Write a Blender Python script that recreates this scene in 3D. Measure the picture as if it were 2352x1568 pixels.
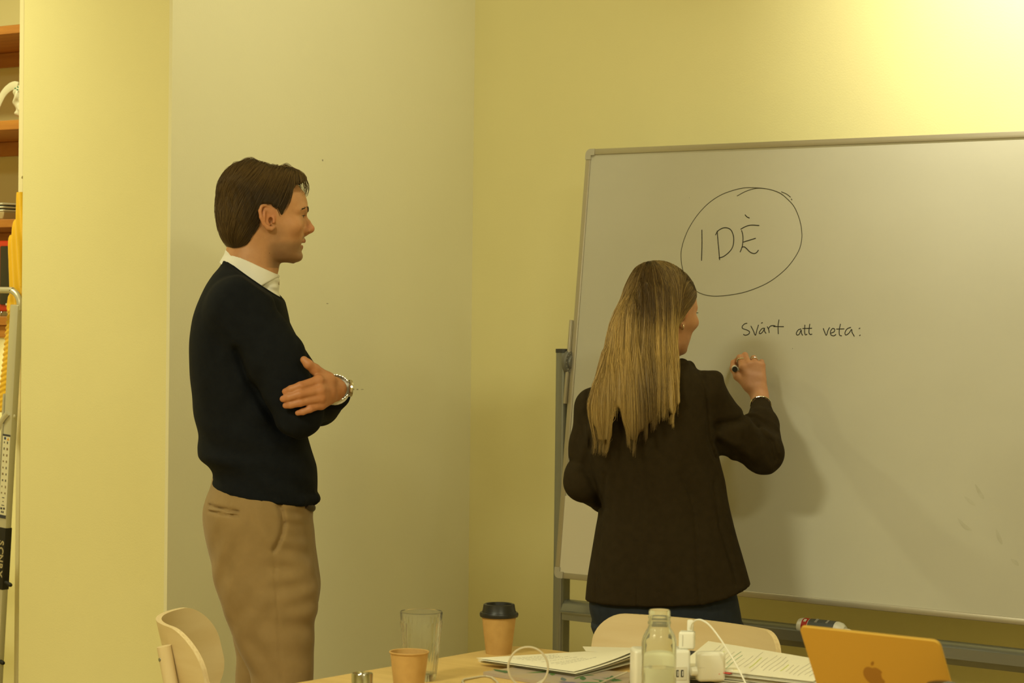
import bpy, bmesh, math, random
import numpy as np
from mathutils import Matrix, Vector, Euler

for o in list(bpy.data.objects):
    bpy.data.objects.remove(o)
SC = bpy.context.scene
COL = SC.collection
random.seed(7)
RNG = np.random.default_rng(7)

# ------------------------------------------------------------------ camera
LENS, SENSOR = 50.0, 22.3
F = 2352 * LENS / SENSOR                      # focal length in pixels of the 2352x1568 frame
CAM = np.array((0.0, 0.0, 1.48))
YAW, PITCH, ROLL = math.radians(38.15), -0.0137, 0.0118
cam_d = bpy.data.cameras.new('camera')
cam_d.lens = LENS
cam_d.sensor_width = SENSOR
cam_d.sensor_fit = 'HORIZONTAL'
cam_d.clip_start = 0.05
cam_d.dof.use_dof = True
cam_d.dof.focus_distance = 5.6
cam_d.dof.aperture_fstop = 4.5
cam = bpy.data.objects.new('camera', cam_d)
COL.objects.link(cam)
RM = Matrix.Rotation(YAW, 3, 'Z') @ Matrix.Rotation(math.pi / 2 + PITCH, 3, 'X') @ Matrix.Rotation(ROLL, 3, 'Z')
cam.matrix_world = Matrix.Translation(CAM) @ RM.to_4x4()
SC.camera = cam
CR = np.array(RM)

# ------------------------------------------------------------------ world, lamps, exposure
wd = bpy.data.worlds.new('world')
SC.world = wd
wd.use_nodes = True
wd.node_tree.nodes['Background'].inputs[0].default_value = (1.0, 0.93, 0.62, 1)
wd.node_tree.nodes['Background'].inputs[1].default_value = 0.05

AV = np.array((math.cos(YAW), math.sin(YAW), 0.0))     # camera right, on the ground
BV = np.array((-math.sin(YAW), math.cos(YAW), 0.0))    # camera forward, on the ground


def ab(a, b, z=0.0):
    """ground position a metres right of and b metres ahead of the camera"""
    p = AV * a + BV * b
    return np.array((p[0], p[1], z))


def area(name, loc, target, size, power, col, spread=180):
    d = bpy.data.lights.new(name, 'AREA')
    d.shape = 'DISK'
    d.size = size
    d.energy = power
    d.color = col
    d.spread = math.radians(spread)
    o = bpy.data.objects.new(name, d)
    COL.objects.link(o)
    o.location = loc
    v = Vector(target) - Vector(loc)
    o.rotation_euler = v.to_track_quat('-Z', 'Y').to_euler()
    return o


WARM = (1.0, 0.955, 0.55)
SOFT = (1.0, 0.975, 0.66)
area('lamp_kitchen', (-5.75, 3.45, 2.92), (-5.75, 3.45, 0), 0.35, 31, WARM)
area('lamp_room_left', (-2.9, 1.2, 2.92), (-2.9, 1.2, 0), 0.7, 80, SOFT)
area('lamp_room_right', (-0.3, 1.8, 2.92), (-0.3, 1.8, 0), 0.7, 58, SOFT)


def spot(name, loc, target, power, col, angle, blend, r=0.04):
    d = bpy.data.lights.new(name, 'SPOT')
    d.energy = power
    d.color = col
    d.spot_size = math.radians(angle)
    d.spot_blend = blend
    d.shadow_soft_size = r
    o = bpy.data.objects.new(name, d)
    COL.objects.link(o)
    o.location = loc
    o.rotation_euler = (Vector(target) - Vector(loc)).to_track_quat('-Z', 'Y').to_euler()
    return o


spot('lamp_wall_washer', (-2.36, 4.74, 2.93), (-2.42, 5.5, 2.45), 135, (1.0, 0.965, 0.74), 118, 1.0, 0.06)
spot('lamp_left_washer', (-3.15, 4.35, 2.93), (-4.48, 4.75, 2.25), 33, (1.0, 0.99, 0.72), 105, 1.0, 0.08)

SC.view_settings.view_transform = 'Standard'
SC.view_settings.look = 'None'
SC.view_settings.gamma = 1.0
SC.view_settings.use_curve_mapping = False
SC.view_settings.exposure = 0.0


# ------------------------------------------------------------------ pixels to places
def ray(px, py):
    return CR @ np.array(((px - 1176) / F, -(py - 784) / F, -1.0))


def at(px, py, d):
    return CAM + ray(px, py) * d


def onz(px, py, z):
    r = ray(px, py)
    return CAM + r * ((z - CAM[2]) / r[2])


def onplane(px, py, p0, n):
    r = ray(px, py)
    return CAM + r * (np.dot(np.asarray(p0) - CAM, n) / np.dot(r, n))


def onY(px, py, y):
    return onplane(px, py, (0, y, 0), np.array((0, 1.0, 0)))


# ------------------------------------------------------------------ materials
MATS = {}


def mat(name, col, rough=0.6, metal=0.0, col2=None, nscale=8.0, stretch=(1, 1, 1), bump=0.0, bscale=60.0,
        wave=False, spec=0.5, coat=0.0, sheen=0.0, trans=0.0, ior=1.45, vcol=None, sss=0.0, emit=None, distort=2.0, detail=4.0, cpos=(0.35, 0.65)):
    if name in MATS:
        return MATS[name]
    m = bpy.data.materials.new(name)
    m.use_nodes = True
    nt = m.node_tree
    b = nt.nodes['Principled BSDF']
    b.inputs['Base Color'].default_value = (*col, 1)
    b.inputs['Roughness'].default_value = rough
    b.inputs['Metallic'].default_value = metal
    b.inputs['Specular IOR Level'].default_value = spec
    b.inputs['IOR'].default_value = ior
    b.inputs['Coat Weight'].default_value = coat
    b.inputs['Sheen Weight'].default_value = sheen
    b.inputs['Transmission Weight'].default_value = trans
    if sss:
        b.inputs['Subsurface Weight'].default_value = sss
        b.inputs['Subsurface Radius'].default_value = (0.012, 0.005, 0.003)
        b.inputs['Subsurface Scale'].default_value = 1.0
    if emit:
        b.inputs['Emission Color'].default_value = (*emit[0], 1)
        b.inputs['Emission Strength'].default_value = emit[1]
    tc = nt.nodes.new('ShaderNodeTexCoord')
    mp = nt.nodes.new('ShaderNodeMapping')
    mp.inputs['Scale'].default_value = stretch
    nt.links.new(tc.outputs['Object'], mp.inputs['Vector'])
    src = None
    if vcol:
        vc = nt.nodes.new('ShaderNodeVertexColor')
        vc.layer_name = vcol
        src = vc.outputs['Color']
    if col2 is not None:
        if wave:
            n = nt.nodes.new('ShaderNodeTexWave')
            n.inputs['Scale'].default_value = nscale
            n.inputs['Distortion'].default_value = distort
            n.inputs['Detail'].default_value = 3
            n.inputs['Detail Scale'].default_value = 1.5
        else:
            n = nt.nodes.new('ShaderNodeTexNoise')
            n.inputs['Scale'].default_value = nscale
            n.inputs['Detail'].default_value = detail
        nt.links.new(mp.outputs[0], n.inputs['Vector'])
        cr = nt.nodes.new('ShaderNodeValToRGB')
        cr.color_ramp.elements[0].position = cpos[0]
        cr.color_ramp.elements[1].position = cpos[1]
        cr.color_ramp.elements[0].color = (*col, 1)
        cr.color_ramp.elements[1].color = (*col2, 1)
        nt.links.new(n.outputs[0], cr.inputs[0])
        if src is not None:
            mx = nt.nodes.new('ShaderNodeMix')
            mx.data_type = 'RGBA'
            mx.blend_type = 'MULTIPLY'
            mx.inputs[0].default_value = 1.0
            nt.links.new(src, mx.inputs[6])
            nt.links.new(cr.outputs[0], mx.inputs[7])
            src = mx.outputs[2]
        else:
            src = cr.outputs[0]
    if src is not None:
        nt.links.new(src, b.inputs['Base Color'])
    if bump:
        n2 = nt.nodes.new('ShaderNodeTexNoise')
        n2.inputs['Scale'].default_value = bscale
        n2.inputs['Detail'].default_value = 3
        nt.links.new(mp.outputs[0], n2.inputs['Vector'])
        bp = nt.nodes.new('ShaderNodeBump')
        bp.inputs['Strength'].default_value = bump
        bp.inputs['Distance'].default_value = 0.01
        nt.links.new(n2.outputs[0], bp.inputs['Height'])
        nt.links.new(bp.outputs[0], b.inputs['Normal'])
    MATS[name] = m
    return m


# ------------------------------------------------------------------ mesh helpers
def link(o, parent=None):
    COL.objects.link(o)
    if parent is not None:
        o.parent = parent
    return o


def tag(o, label=None, cat=None, group=None, kind=None):
    if label: o['label'] = label
    if cat: o['category'] = cat
    if group: o['group'] = group
    if kind: o['kind'] = kind
    return o


def thing(name, label, cat, loc=(0, 0, 0), rz=0.0, group=None):
    o = bpy.data.objects.new(name, None)
    o.empty_display_size = 0.1
    o.location = loc
    o.rotation_euler = (0, 0, rz)
    link(o)
    return tag(o, label, cat, group)


class MB:
    """collects shapes; build() links them as one mesh object"""

    def __init__(s):
        s.v, s.f, s.sm = [], [], []

    def add(s, vs, fs, smooth=False):
        n = len(s.v)
        s.v.extend([tuple(map(float, p)) for p in vs])
        s.f.extend([tuple(i + n for i in f) for f in fs])
        s.sm.extend([smooth] * len(fs))
        return s

    def box(s, c, size, rot=None, bevel=0.0, seg=2):
        bm = bmesh.new()
        bmesh.ops.create_cube(bm, size=1)
        bmesh.ops.scale(bm, vec=size, verts=bm.verts)
        if bevel:
            bmesh.ops.bevel(bm, geom=bm.edges[:], offset=bevel, segments=seg, affect='EDGES', profile=0.5, clamp_overlap=True)
        M = Matrix.Translation(c) @ (Euler(rot).to_matrix().to_4x4() if rot is not None and not isinstance(rot, Matrix) else (rot.to_4x4() if rot is not None else Matrix()))
        bmesh.ops.transform(bm, matrix=M, verts=bm.verts)
        bm.verts.index_update()
        s.add([v.co for v in bm.verts], [[v.index for v in f.verts] for f in bm.faces], bool(bevel))
        bm.free()
        return s

    def prism(s, poly, o, u, v, w, smooth=False):
        """closed 2D polygon (in u,v) extruded along w (vector incl. length) from o"""
        o, u, v, w = (np.asarray(q, float) for q in (o, u, v, w))
        n = len(poly)
        A = [o + u * p[0] + v * p[1] for p in poly]
        B = [p + w for p in A]
        fs = [list(range(n))[::-1], list(range(n, 2 * n))]
        fs += [(i, (i + 1) % n, n + (i + 1) % n, n + i) for i in range(n)]
        return s.add(A + B, fs, smooth)

    def tube(s, pts, r, n=8, caps=True, flat=None, smooth=True):
        pts = [np.asarray(p, float) for p in pts]
        m = len(pts)
        rs = [r] * m if np.isscalar(r) else list(r)
        T = []
        for i in range(m):
            t = pts[min(i + 1, m - 1)] - pts[max(i - 1, 0)]
            T.append(t / (np.linalg.norm(t) + 1e-12))
        up = np.array((0, 0, 1.0)) if abs(T[0][2]) < 0.9 else np.array((1.0, 0, 0))
        if flat is not None:
            up = np.asarray(flat[0], float)
        vs, fs = [], []
        nrm = up - T[0] * np.dot(up, T[0])
        nrm /= np.linalg.norm(nrm)
        for i in range(m):
            nrm = nrm - T[i] * np.dot(nrm, T[i])
            nrm /= np.linalg.norm(nrm) + 1e-12
            bi = np.cross(T[i], nrm)
            k = 1.0 if flat is None else flat[1]
            for j in range(n):
                a = 2 * math.pi * j / n
                vs.append(pts[i] + rs[i] * (nrm * math.cos(a) * k + bi * math.sin(a)))
        for i in range(m - 1):
            for j in range(n):
                fs.append((i * n + j, i * n + (j + 1) % n, (i + 1) * n + (j + 1) % n, (i + 1) * n + j))
        if caps:
            fs.append(list(range(n))[::-1])
            fs.append(list(range((m - 1) * n, m * n)))
        return s.add(vs, fs, smooth)

    def lathe(s, prof, n=32, c=(0, 0, 0), M=None, rmod=None, smooth=True, closed=False):
        """profile (r,z) revolved about z; closed joins last to first"""
        vs, fs = [], []
        for r, z in prof:
            for j in range(n):
                a = 2 * math.pi * j / n
                rr = r * (rmod(a, r, z) if rmod else 1.0)
                vs.append((rr * math.cos(a), rr * math.sin(a), z))
        m = len(prof)
        for i in range(m if closed else m - 1):
            i2 = (i + 1) % m
            for j in range(n):
                fs.append((i * n + j, i * n + (j + 1) % n, i2 * n + (j + 1) % n, i2 * n + j))
        if not closed:
            if prof[0][0] > 1e-5: fs.append(list(range(n))[::-1])
            if prof[-1][0] > 1e-5: fs.append(list(range((m - 1) * n, m * n)))
        MM = Matrix.Translation(c) @ (M.to_4x4() if M is not None else Matrix())
        return s.add([MM @ Vector(p) for p in vs], fs, smooth)

    def build(s, name, m, parent=None, loc=None, sharp=None):
        me = bpy.data.meshes.new(name)
        v = s.v
        if loc is not None:
            v = [(p[0] - loc[0], p[1] - loc[1], p[2] - loc[2]) for p in v]
        me.from_pydata(v, [], s.f)
        me.polygons.foreach_set('use_smooth', s.sm)
        me.validate()
        if sharp is None: sharp = 38
        if any(s.sm):
            bm = bmesh.new(); bm.from_mesh(me)
            for e in bm.edges:
                if len(e.link_faces) == 2 and e.calc_face_angle(0) > math.radians(sharp):
                    e.smooth = False
            bmesh.ops.remove_doubles(bm, verts=bm.verts, dist=1e-7)
            bm.to_mesh(me); bm.free()
        me.materials.append(m)
        o = bpy.data.objects.new(name, me)
        if loc is not None:
            o.location = loc
        link(o, parent)
        return o


def rrect(w, h, r, n=6, cx=0, cy=0):
    pts = []
    for (sx, sy, a0) in ((1, 1, 0), (-1, 1, 90), (-1, -1, 180), (1, -1, 270)):
        for i in range(n + 1):
            a = math.radians(a0 + 90 * i / n)
            pts.append((cx + sx * (w / 2 - r) + r * math.cos(a), cy + sy * (h / 2 - r) + r * math.sin(a)))
    return pts


def crom(pts, n=8):
    """Catmull-Rom through points"""
    P = [np.asarray(p, float) for p in pts]
    P = [2 * P[0] - P[1]] + P + [2 * P[-1] - P[-2]]
    out = []
    for i in range(1, len(P) - 2):
        for k in range(n):
            t = k / n
            out.append(0.5 * (2 * P[i] + (P[i + 1] - P[i - 1]) * t + (2 * P[i - 1] - 5 * P[i] + 4 * P[i + 1] - P[i + 2]) * t * t
                              + (3 * P[i] - P[i - 1] - 3 * P[i + 1] + P[i + 2]) * t ** 3))
    out.append(P[-2])
    return out


def copy_tree(o, parent=None):
    c = o.copy()
    COL.objects.link(c)
    c.parent = parent
    for ch in list(o.children):
        copy_tree(ch, c)
    return c
# ------------------------------------------------------------------ the room
YB = 5.50            # back wall
XL = -4.48           # wall behind the standing man
YP = float(onplane(390, 700, (XL, 0, 0), np.array((1.0, 0, 0)))[1])   # where that wall ends
XP = float(onY(50, 700, YP)[0])                                       # left end of the pier
CEIL = 3.0
M_cream = mat('cream_wall_paint', (0.79, 0.725, 0.38), 0.75, col2=(0.765, 0.70, 0.36), nscale=2.0, bump=0.04, bscale=220)
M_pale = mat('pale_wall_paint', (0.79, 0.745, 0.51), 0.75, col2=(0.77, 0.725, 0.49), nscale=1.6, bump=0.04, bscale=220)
M_ceil = mat('ceiling_paint', (0.8, 0.77, 0.68), 0.8, bump=0.03)
M_floor = mat('floor_oak', (0.52, 0.40, 0.20), 0.5, col2=(0.60, 0.47, 0.25), nscale=5, stretch=(1, 8, 1), bump=0.05)


def slab(name, lo, hi, m, parent=None):
    lo, hi = np.array(lo, float), np.array(hi, float)
    o = MB().box((0, 0, 0), tuple(hi - lo)).build(name, m, parent)
    o.location = tuple((lo + hi) / 2)
    if parent is None:
        o['kind'] = 'structure'
    return o


slab('wall_back', (XL, YB, 0), (1.7, YB + 0.12, CEIL), M_cream)
slab('wall_pier', (XP, YP, 0), (XL - 0.012, YB + 0.12, CEIL), M_cream)
wl = slab('wall_left', (XL - 0.012, YP, 0), (XL, YB, CEIL), M_pale)
slab('wall_right', (1.7, -1.6, 0), (1.82, YB + 0.12, CEIL), M_cream)
slab('wall_front', (-7.4, -1.72, 0), (1.82, -1.6, CEIL), M_cream)
slab('wall_kitchen_side', (-7.52, -1.72, 0), (-7.4, 5.6, CEIL), M_cream)
YF = YP + 0.25          # front of the alcove shelves
YA = YF + 0.36
slab('wall_alcove', (-7.4, YA, 0), (XP, YA + 0.1, CEIL), M_cream)

slab('ceiling', (-7.52, -1.72, CEIL), (1.82, YB + 0.12, CEIL + 0.1), M_ceil)
# floor of boards
fl = slab('floor', (-7.52, -1.72, -0.06), (1.82, YB + 0.12, -0.012), mat('floor_base', (0.08, 0.05, 0.03), 0.9))
pm = MB().box((0, 0, 0), (2.2, 0.138, 0.012), bevel=0.0012, seg=1)
pl0 = None
for iy in range(52):
    for ix in range(5):
        x = -7.52 + 1.05 + ix * 2.204 + (iy % 3) * 0.5 - 0.7
        y = -1.65 + iy * 0.14
        x0, x1 = max(x - 1.1, -7.4), min(x + 1.1, 1.7)
        if x1 - x0 < 0.1: continue
        if pl0 is None:
            pl0 = pm.build('floor_board', M_floor, fl)
            o = pl0
        else:
            o = pl0.copy(); COL.objects.link(o); o.parent = fl
        o.scale = ((x1 - x0) / 2.2, 1, 1)
        o.location = Vector(((x0 + x1) / 2, y, -0.006)) - fl.location
# marks on the pale wall
M_mark = mat('scuff', (0.30, 0.26, 0.17), 0.9)
for (mx, my, w, h) in ((741, 368, 2.2, 4), (752, 697, 4, 1.6), (811, 894, 5, 2.6), (821, 894, 4, 2.4), (832, 894, 6, 1.2)):
    c = onplane(mx, my, (XL, 0, 0), np.array((1.0, 0, 0)))
    s = 6.5 / F
    o = MB().box((0, 0, 0), (0.0006, w * s / 0.62, h * s), bevel=0.0002, seg=1).build('scuff_mark', M_mark, wl)
    o.location = Vector(c) - wl.location
for (mx, my) in ((1254, 376),):
    pass

# ------------------------------------------------------------------ whiteboard on its stand
YW = 5.147
pW = onY(1316, 832, YW)
XW, ZW = float(pW[0]), float(pW[2])       # pivot at the board's left edge
BW, BH, TH = 2.0, 1.2, 0.026
TILT = math.radians(-6.0)                  # bottom edge swung towards the table
wb = thing('whiteboard', 'large mobile whiteboard on a grey metal stand with handwriting in black marker', 'whiteboard',
           (XW, YW, 0))
MT = Matrix.Translation((0, 0, ZW)) @ Matrix.Rotation(TILT, 4, 'X')
M_wb = mat('whiteboard_enamel', (0.555, 0.535, 0.44), 0.5, col2=(0.53, 0.51, 0.415), nscale=2.3, stretch=(1, 1, 1.6), spec=0.35)
M_alu = mat('brushed_aluminium', (0.50, 0.46, 0.37), 0.42, 0.75, bump=0.02, bscale=300)
M_plas = mat('frame_corner_plastic', (0.47, 0.44, 0.35), 0.5)
M_steel = mat('grey_stand_metal', (0.30, 0.31, 0.29), 0.35, 0.7, bump=0.02, bscale=200)
M_blackp = mat('black_plastic', (0.015, 0.014, 0.013), 0.4)
N_B = np.array(MT.to_3x3() @ Vector((0, -1, 0)))        # board front normal
P_B = np.array((XW, YW, 0)) + np.array(MT @ Vector((0, -0.009, 0)))


def wpart(mb, name, m):
    o = mb.build(name, m, wb)
    o.matrix_local = MT
    return o


wpart(MB().box((BW / 2, 0, 0), (BW - 0.012, 0.018, BH - 0.012)), 'panel', M_wb)
fw = 0.017
for z in (BH / 2 - fw / 2, -BH / 2 + fw / 2):
    wpart(MB().box((BW / 2, 0, z), (BW - 0.05, TH, fw), bevel=0.003), 'frame_rail', M_alu)
for x in (fw / 2, BW - fw / 2):
    wpart(MB().box((x, 0, 0), (fw, TH, BH - 0.05), bevel=0.003), 'frame_rail', M_alu)
for sx in (0, 1):
    for sz in (-1, 1):
        mb = MB()
        poly = [(0.0, 0.030)] + [(0.016 - 0.016 * math.cos(a), 0.0 + 0.016 - 0.016 * math.sin(a)) for a in np.linspace(0, math.pi / 2, 6)] + [(0.030, 0.0), (0.030, 0.0185), (0.0185, 0.0185), (0.0185, 0.030)]
        ux = np.array((1.0, 0, 0)) if sx == 0 else np.array((-1.0, 0, 0))
        vz = np.array((0, 0, -1.0)) * sz
        o0 = np.array((BW if sx else 0.0, -0.0145, sz * BH / 2))
        pl = poly if (sx == 0) == (sz == 1) else poly[::-1]
        mb.prism(pl, o0, ux, vz, (0, 0.029, 0))
        wpart(mb, 'corner_cap', M_plas)
# white sheet clipped to the lower left corner
q = [np.array(MT.inverted() @ Vector(onplane(px, py, P_B, N_B) - np.array((XW, YW, 0)))) for (px, py) in ((1297, 1138), (1284.5, 1319), (1420, 1331), (1430, 1145))]
mb = MB()
mb.prism([(p[0], p[2]) for p in q], (0, -0.0115, 0), (1, 0, 0), (0, 0, 1), (0, 0.003, 0))
wpart(mb, 'white_sheet', mat('white_sheet', (0.74, 0.69, 0.55), 0.45))

# handwriting: strokes traced on the board's surface
M_ink = mat('black_marker_ink', (0.012, 0.011, 0.010), 0.55)
M_inkb = mat('faint_marker_ink', (0.05, 0.045, 0.03), 0.6)


def cp(cx, cy):
    return 1520 + cx / 3.733, 400 + cy / 3.733


def strokes(name, lst, r, m=None, n=5):
    mb = MB()
    inv = MT.inverted()
    for st in lst:
        pts = []
        for c in st:
            px, py = cp(*c)
            p = onplane(px, py, P_B, N_B) - np.array((XW, YW, 0))
            pts.append(np.array(inv @ Vector(p)) - np.array((0, 0.0002, 0)))
        if len(pts) == 1:
            pts = [pts[0], pts[0] + np.array((0.001, 0, 0.001))]
        if len(pts) > 2:
            pts = crom(pts, n)
        mb.tube(pts, r, 6, flat=((0, 1, 0), 0.35))
    return wpart(mb, name, m or M_ink)


circ = [(780, 115), (700, 118), (600, 142), (500, 182), (400, 250), (310, 345), (240, 450), (195, 550), (170, 640), (165, 700), (172, 780),
        (190, 850), (218, 915), (275, 985), (330, 1020), (400, 1040), (480, 1045), (600, 1033), (720, 1008), (850, 960), (950, 905), (1050, 825),
        (1120, 745), (1175, 655), (1197, 580), (1202, 510), (1190, 420), (1165, 340), (1130, 270), (1080, 215), (1020, 165), (950, 137), (870, 121), (780, 115)]
strokes('drawn_circle', [circ, [(645, 187), (720, 147), (800, 123), (870, 122), (940, 134), (1005, 158), (1043, 182)],
                         [(1025, 150), (1070, 170), (1105, 197)], [(1110, 210), (1117, 222)]], 0.0011, M_inkb)
strokes('handwriting', [[(344, 476), (345, 600), (341, 741)],
                        [(475, 485), (485, 600), (497, 735)],
                        [(461, 522), (480, 488), (520, 463), (560, 460), (595, 480), (615, 530), (617, 580), (605, 630), (575, 670), (530, 705), (490, 718)],
                        [(676, 472), (720, 448), (770, 436), (836, 440)], [(684, 480), (695, 520), (697, 565), (690, 620), (672, 668)],
                        [(697, 582), (750, 566), (806, 549)], [(684, 628), (705, 622), (725, 635), (755, 665), (785, 679), (810, 674), (830, 650)],
                        [(714, 347), (730, 365), (753, 376)]], 0.0014)
strokes('handwriting', [[(733, 1277), (710, 1283), (690, 1305), (695, 1322), (730, 1335), (753, 1350), (745, 1370), (718, 1380), (699, 1372)],
                        [(764, 1300), (785, 1340), (803, 1380), (815, 1340), (830, 1290)],
                        [(885, 1320), (862, 1322), (842, 1345), (836, 1362), (850, 1365), (870, 1345), (880, 1325), (882, 1345), (895, 1365)],
                        [(852, 1276), (866, 1272)], [(905, 1305), (918, 1335), (922, 1360)], [(912, 1328), (930, 1303), (955, 1297), (975, 1301)],
                        [(1005, 1245), (998, 1300), (1000, 1370)], [(958, 1305), (1047, 1306)]], 0.0013)
strokes('handwriting', [[(1195, 1325), (1170, 1335), (1155, 1360), (1160, 1378), (1180, 1370), (1195, 1335), (1198, 1360), (1208, 1382)],
                        [(1227, 1290), (1225, 1350), (1232, 1376), (1247, 1370)], [(1270, 1282), (1262, 1350), (1272, 1372), (1290, 1370)],
                        [(1207, 1322), (1288, 1320)]], 0.0013)
strokes('handwriting', [[(1385, 1320), (1398, 1355), (1412, 1380), (1425, 1340), (1440, 1312)],
                        [(1450, 1362), (1478, 1350), (1482, 1328), (1465, 1322), (1448, 1345), (1450, 1375), (1475, 1385), (1495, 1372)],
                        [(1532, 1282), (1522, 1340), (1525, 1378), (1545, 1385)], [(1497, 1327), (1565, 1325)],
                        [(1622, 1312), (1590, 1325), (1572, 1355), (1578, 1378), (1605, 1362), (1628, 1330), (1632, 1355), (1652, 1390)]], 0.0013)
for _d in ((1695, 1318), (1698, 1378)):
    strokes('colon_dot', [[_d, (_d[0] + 2, _d[1] + 5)]], 0.0024)
strokes('ink_speck', [[(1121, 1493), (1122, 1494)]], 0.0013)
strokes('ink_speck', [[(237, 202), (238, 203)]], 0.0009)
# faint wiped smears low on the board
M_smear = mat('wiped_ink_smear', (0.475, 0.455, 0.355), 0.5, col2=(0.525, 0.505, 0.405), nscale=30)


def smear(name, lst, r):
    mb = MB()
    inv = MT.inverted()
    for st in lst:
        pts = [np.array(inv @ Vector(onplane(px, py, P_B, N_B) - np.array((XW, YW, 0)))) - np.array((0, 0.0001, 0)) for (px, py) in st]
        pts = crom(pts, 5) if len(pts) > 2 else pts
        m = len(pts)
        mb.tube(pts, [r * (0.15 + 0.85 * math.sin(math.pi * (i + 0.3) / m)) for i in range(m)], 6, flat=((0, 1, 0), 0.04))
    return wpart(mb, name, M_smear)


for _st in [[(2200, 1190), (2215, 1208), (2232, 1218)], [(2240, 1112), (2252, 1135), (2260, 1145)], [(2215, 1140), (2230, 1152), (2240, 1160)],
                [(2288, 1215), (2295, 1235), (2302, 1250)], [(2322, 1284), (2332, 1291), (2340, 1298)]]:
    smear('smear', [_st], 0.006)
# stand
for i, x in enumerate((-0.030, BW + 0.030)):
    mb = MB()
    poly = rrect(0.036, 0.046, 0.012, 4)
    mb.prism(poly, (x, 0, 0.10), (1, 0, 0), (0, 1, 0), (0, 0, 1.262), smooth=True)
    post = mb.build('post', M_steel, wb)
    MB().prism(rrect(0.038, 0.048, 0.012, 4), (x, 0, 1.362), (1, 0, 0), (0, 1, 0), (0, 0, 0.011), smooth=True).build('post_cap', mat('dark_cap', (0.05, 0.05, 0.045), 0.5), post)
    foot = MB()
    foot.box((x, 0, 0.085), (0.05, 0.62, 0.04), bevel=0.008)
    foot.build('foot', M_steel, wb)
    for sy in (-0.27, 0.27):
        c = MB()
        c.lathe([(0.0, -0.012), (0.024, -0.012), (0.028, -0.006), (0.028, 0.006), (0.024, 0.012), (0, 0.012)], 20, (x, sy, 0.028), Matrix.Rotation(math.pi / 2, 3, 'Y'))
        c.box((x, sy, 0.052), (0.030, 0.03, 0.03), bevel=0.004)
        c.build('caster', M_blackp, wb)
# pivot knob between post and board
mb = MB()
RYk = Matrix.Rotation(math.pi / 2, 3, 'Y')
mb.lathe([(0.0, 0.010), (0.0185, 0.010), (0.0205, 0.007), (0.0205, 0.004), (0.031, 0.004), (0.034, 0.001), (0.034, -0.008), (0.0, -0.008)], 60, (-0.0035, -0.004, ZW), RYk)
pk0 = mb.build('pivot_knob', mat('knob_plastic', (0.17, 0.165, 0.14), 0.4, 0.2), wb)
for k in range(16):
    a_ = 2 * math.pi * k / 16
    MB().lathe([(0, 0.0018), (0.0018, 0.0008), (0.0022, -0.001), (0, -0.001)], 8, (0.0005, -0.004 + 0.0272 * math.cos(a_), ZW + 0.0272 * math.sin(a_)), RYk).build('knob_stud', mat('knob_stud', (0.36, 0.34, 0.27), 0.35, 0.4), pk0)
mb = MB().box((-0.004, -0.016, 0.0), (0.008, 0.012, 0.235), bevel=0.002)
wpart(mb, 'edge_bracket', M_alu)
# tray rail below the board: rounded top over a square tube
zr = float(onplane(1320, 1400, (0, YW, 0), np.array((0, 1.0, 0)))[2])
prof = [(-0.022, -0.028), (0.022, -0.028), (0.022, 0.012), (0.016, 0.022), (0.004, 0.027), (-0.010, 0.024), (-0.020, 0.014), (-0.026, 0.000), (-0.034, -0.003), (-0.034, -0.006), (-0.022, -0.008)]
mb = MB().prism(prof, (-0.012, 0.0, zr), (0, 1, 0), (0, 0, 1), (BW + 0.024, 0, 0), smooth=True)
mb.build('tray_rail', M_steel, wb, sharp=50)
ztb = float(onplane(1885, 1423, (0, YW - 0.052, 0), np.array((0, 1.0, 0)))[2]) - 0.043
MB().prism([(-0.020, ztb - zr - 0.003), (-0.020, ztb - zr), (-0.076, ztb - zr), (-0.076, ztb - zr + 0.012), (-0.079, ztb - zr + 0.012), (-0.079, ztb - zr - 0.014), (-0.076, ztb - zr - 0.014), (-0.076, ztb - zr - 0.003)][::-1],
           (0.30, 0.0, zr), (0, 1, 0), (0, 0, 1), (BW - 0.33, 0, 0)).build('pen_tray', M_steel, wb)
# ------------------------------------------------------------------ cleaner bottle on the tray rail
zc = zr + 0.027 + 0.021
cl = onplane(1840, 1440, (0, YW - 0.05, 0), np.array((0, 1.0, 0)))
br = thing('cleaner_bottle', 'small white board cleaner bottle with red and grey label lying on the tray rail', 'bottle', (cl[0], YW - 0.052, ztb + 0.0002))
RX = Matrix.Rotation(math.pi / 2, 3, 'Y')
M_whitep = mat('white_plastic', (0.78, 0.76, 0.68), 0.35, spec=0.5)
R = 0.0215
cz = (0, 0, R)
MB().lathe([(0, -0.006), (0.014, -0.006), (0.0195, -0.002), (R, 0.006), (R, 0.112), (0.019, 0.122), (0.012, 0.131), (0, 0.133)], 32, cz, RX).build('bottle_body', M_whitep, br)
MB().lathe([(R + 0.0003, 0.012), (R + 0.0004, 0.013), (R + 0.0004, 0.028), (R + 0.0003, 0.029)], 32, cz, RX).build('label_band', mat('red_label', (0.42, 0.02, 0.012), 0.45), br)
MB().lathe([(R + 0.0003, 0.0305), (R + 0.0004, 0.031), (R + 0.0004, 0.105), (R + 0.0003, 0.106)], 32, cz, RX).build('label_band', mat('grey_label', (0.09, 0.095, 0.09), 0.5), br)
for (u, w, h) in ((0.052, 0.007, 0.016), (0.084, 0.006, 0.014)):
    MB().box((u, -0.0085, R + 0.0190), (w, h, 0.0026), (0.42, 0, 0)).build('label_text_bar', mat('label_pale', (0.32, 0.31, 0.29), 0.6), br)
MB().box((0.020, -0.0120, R + 0.0172), (0.0075, 0.009, 0.0022), (0.6, 0, 0)).build('label_emblem', M_whitep, br)
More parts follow.
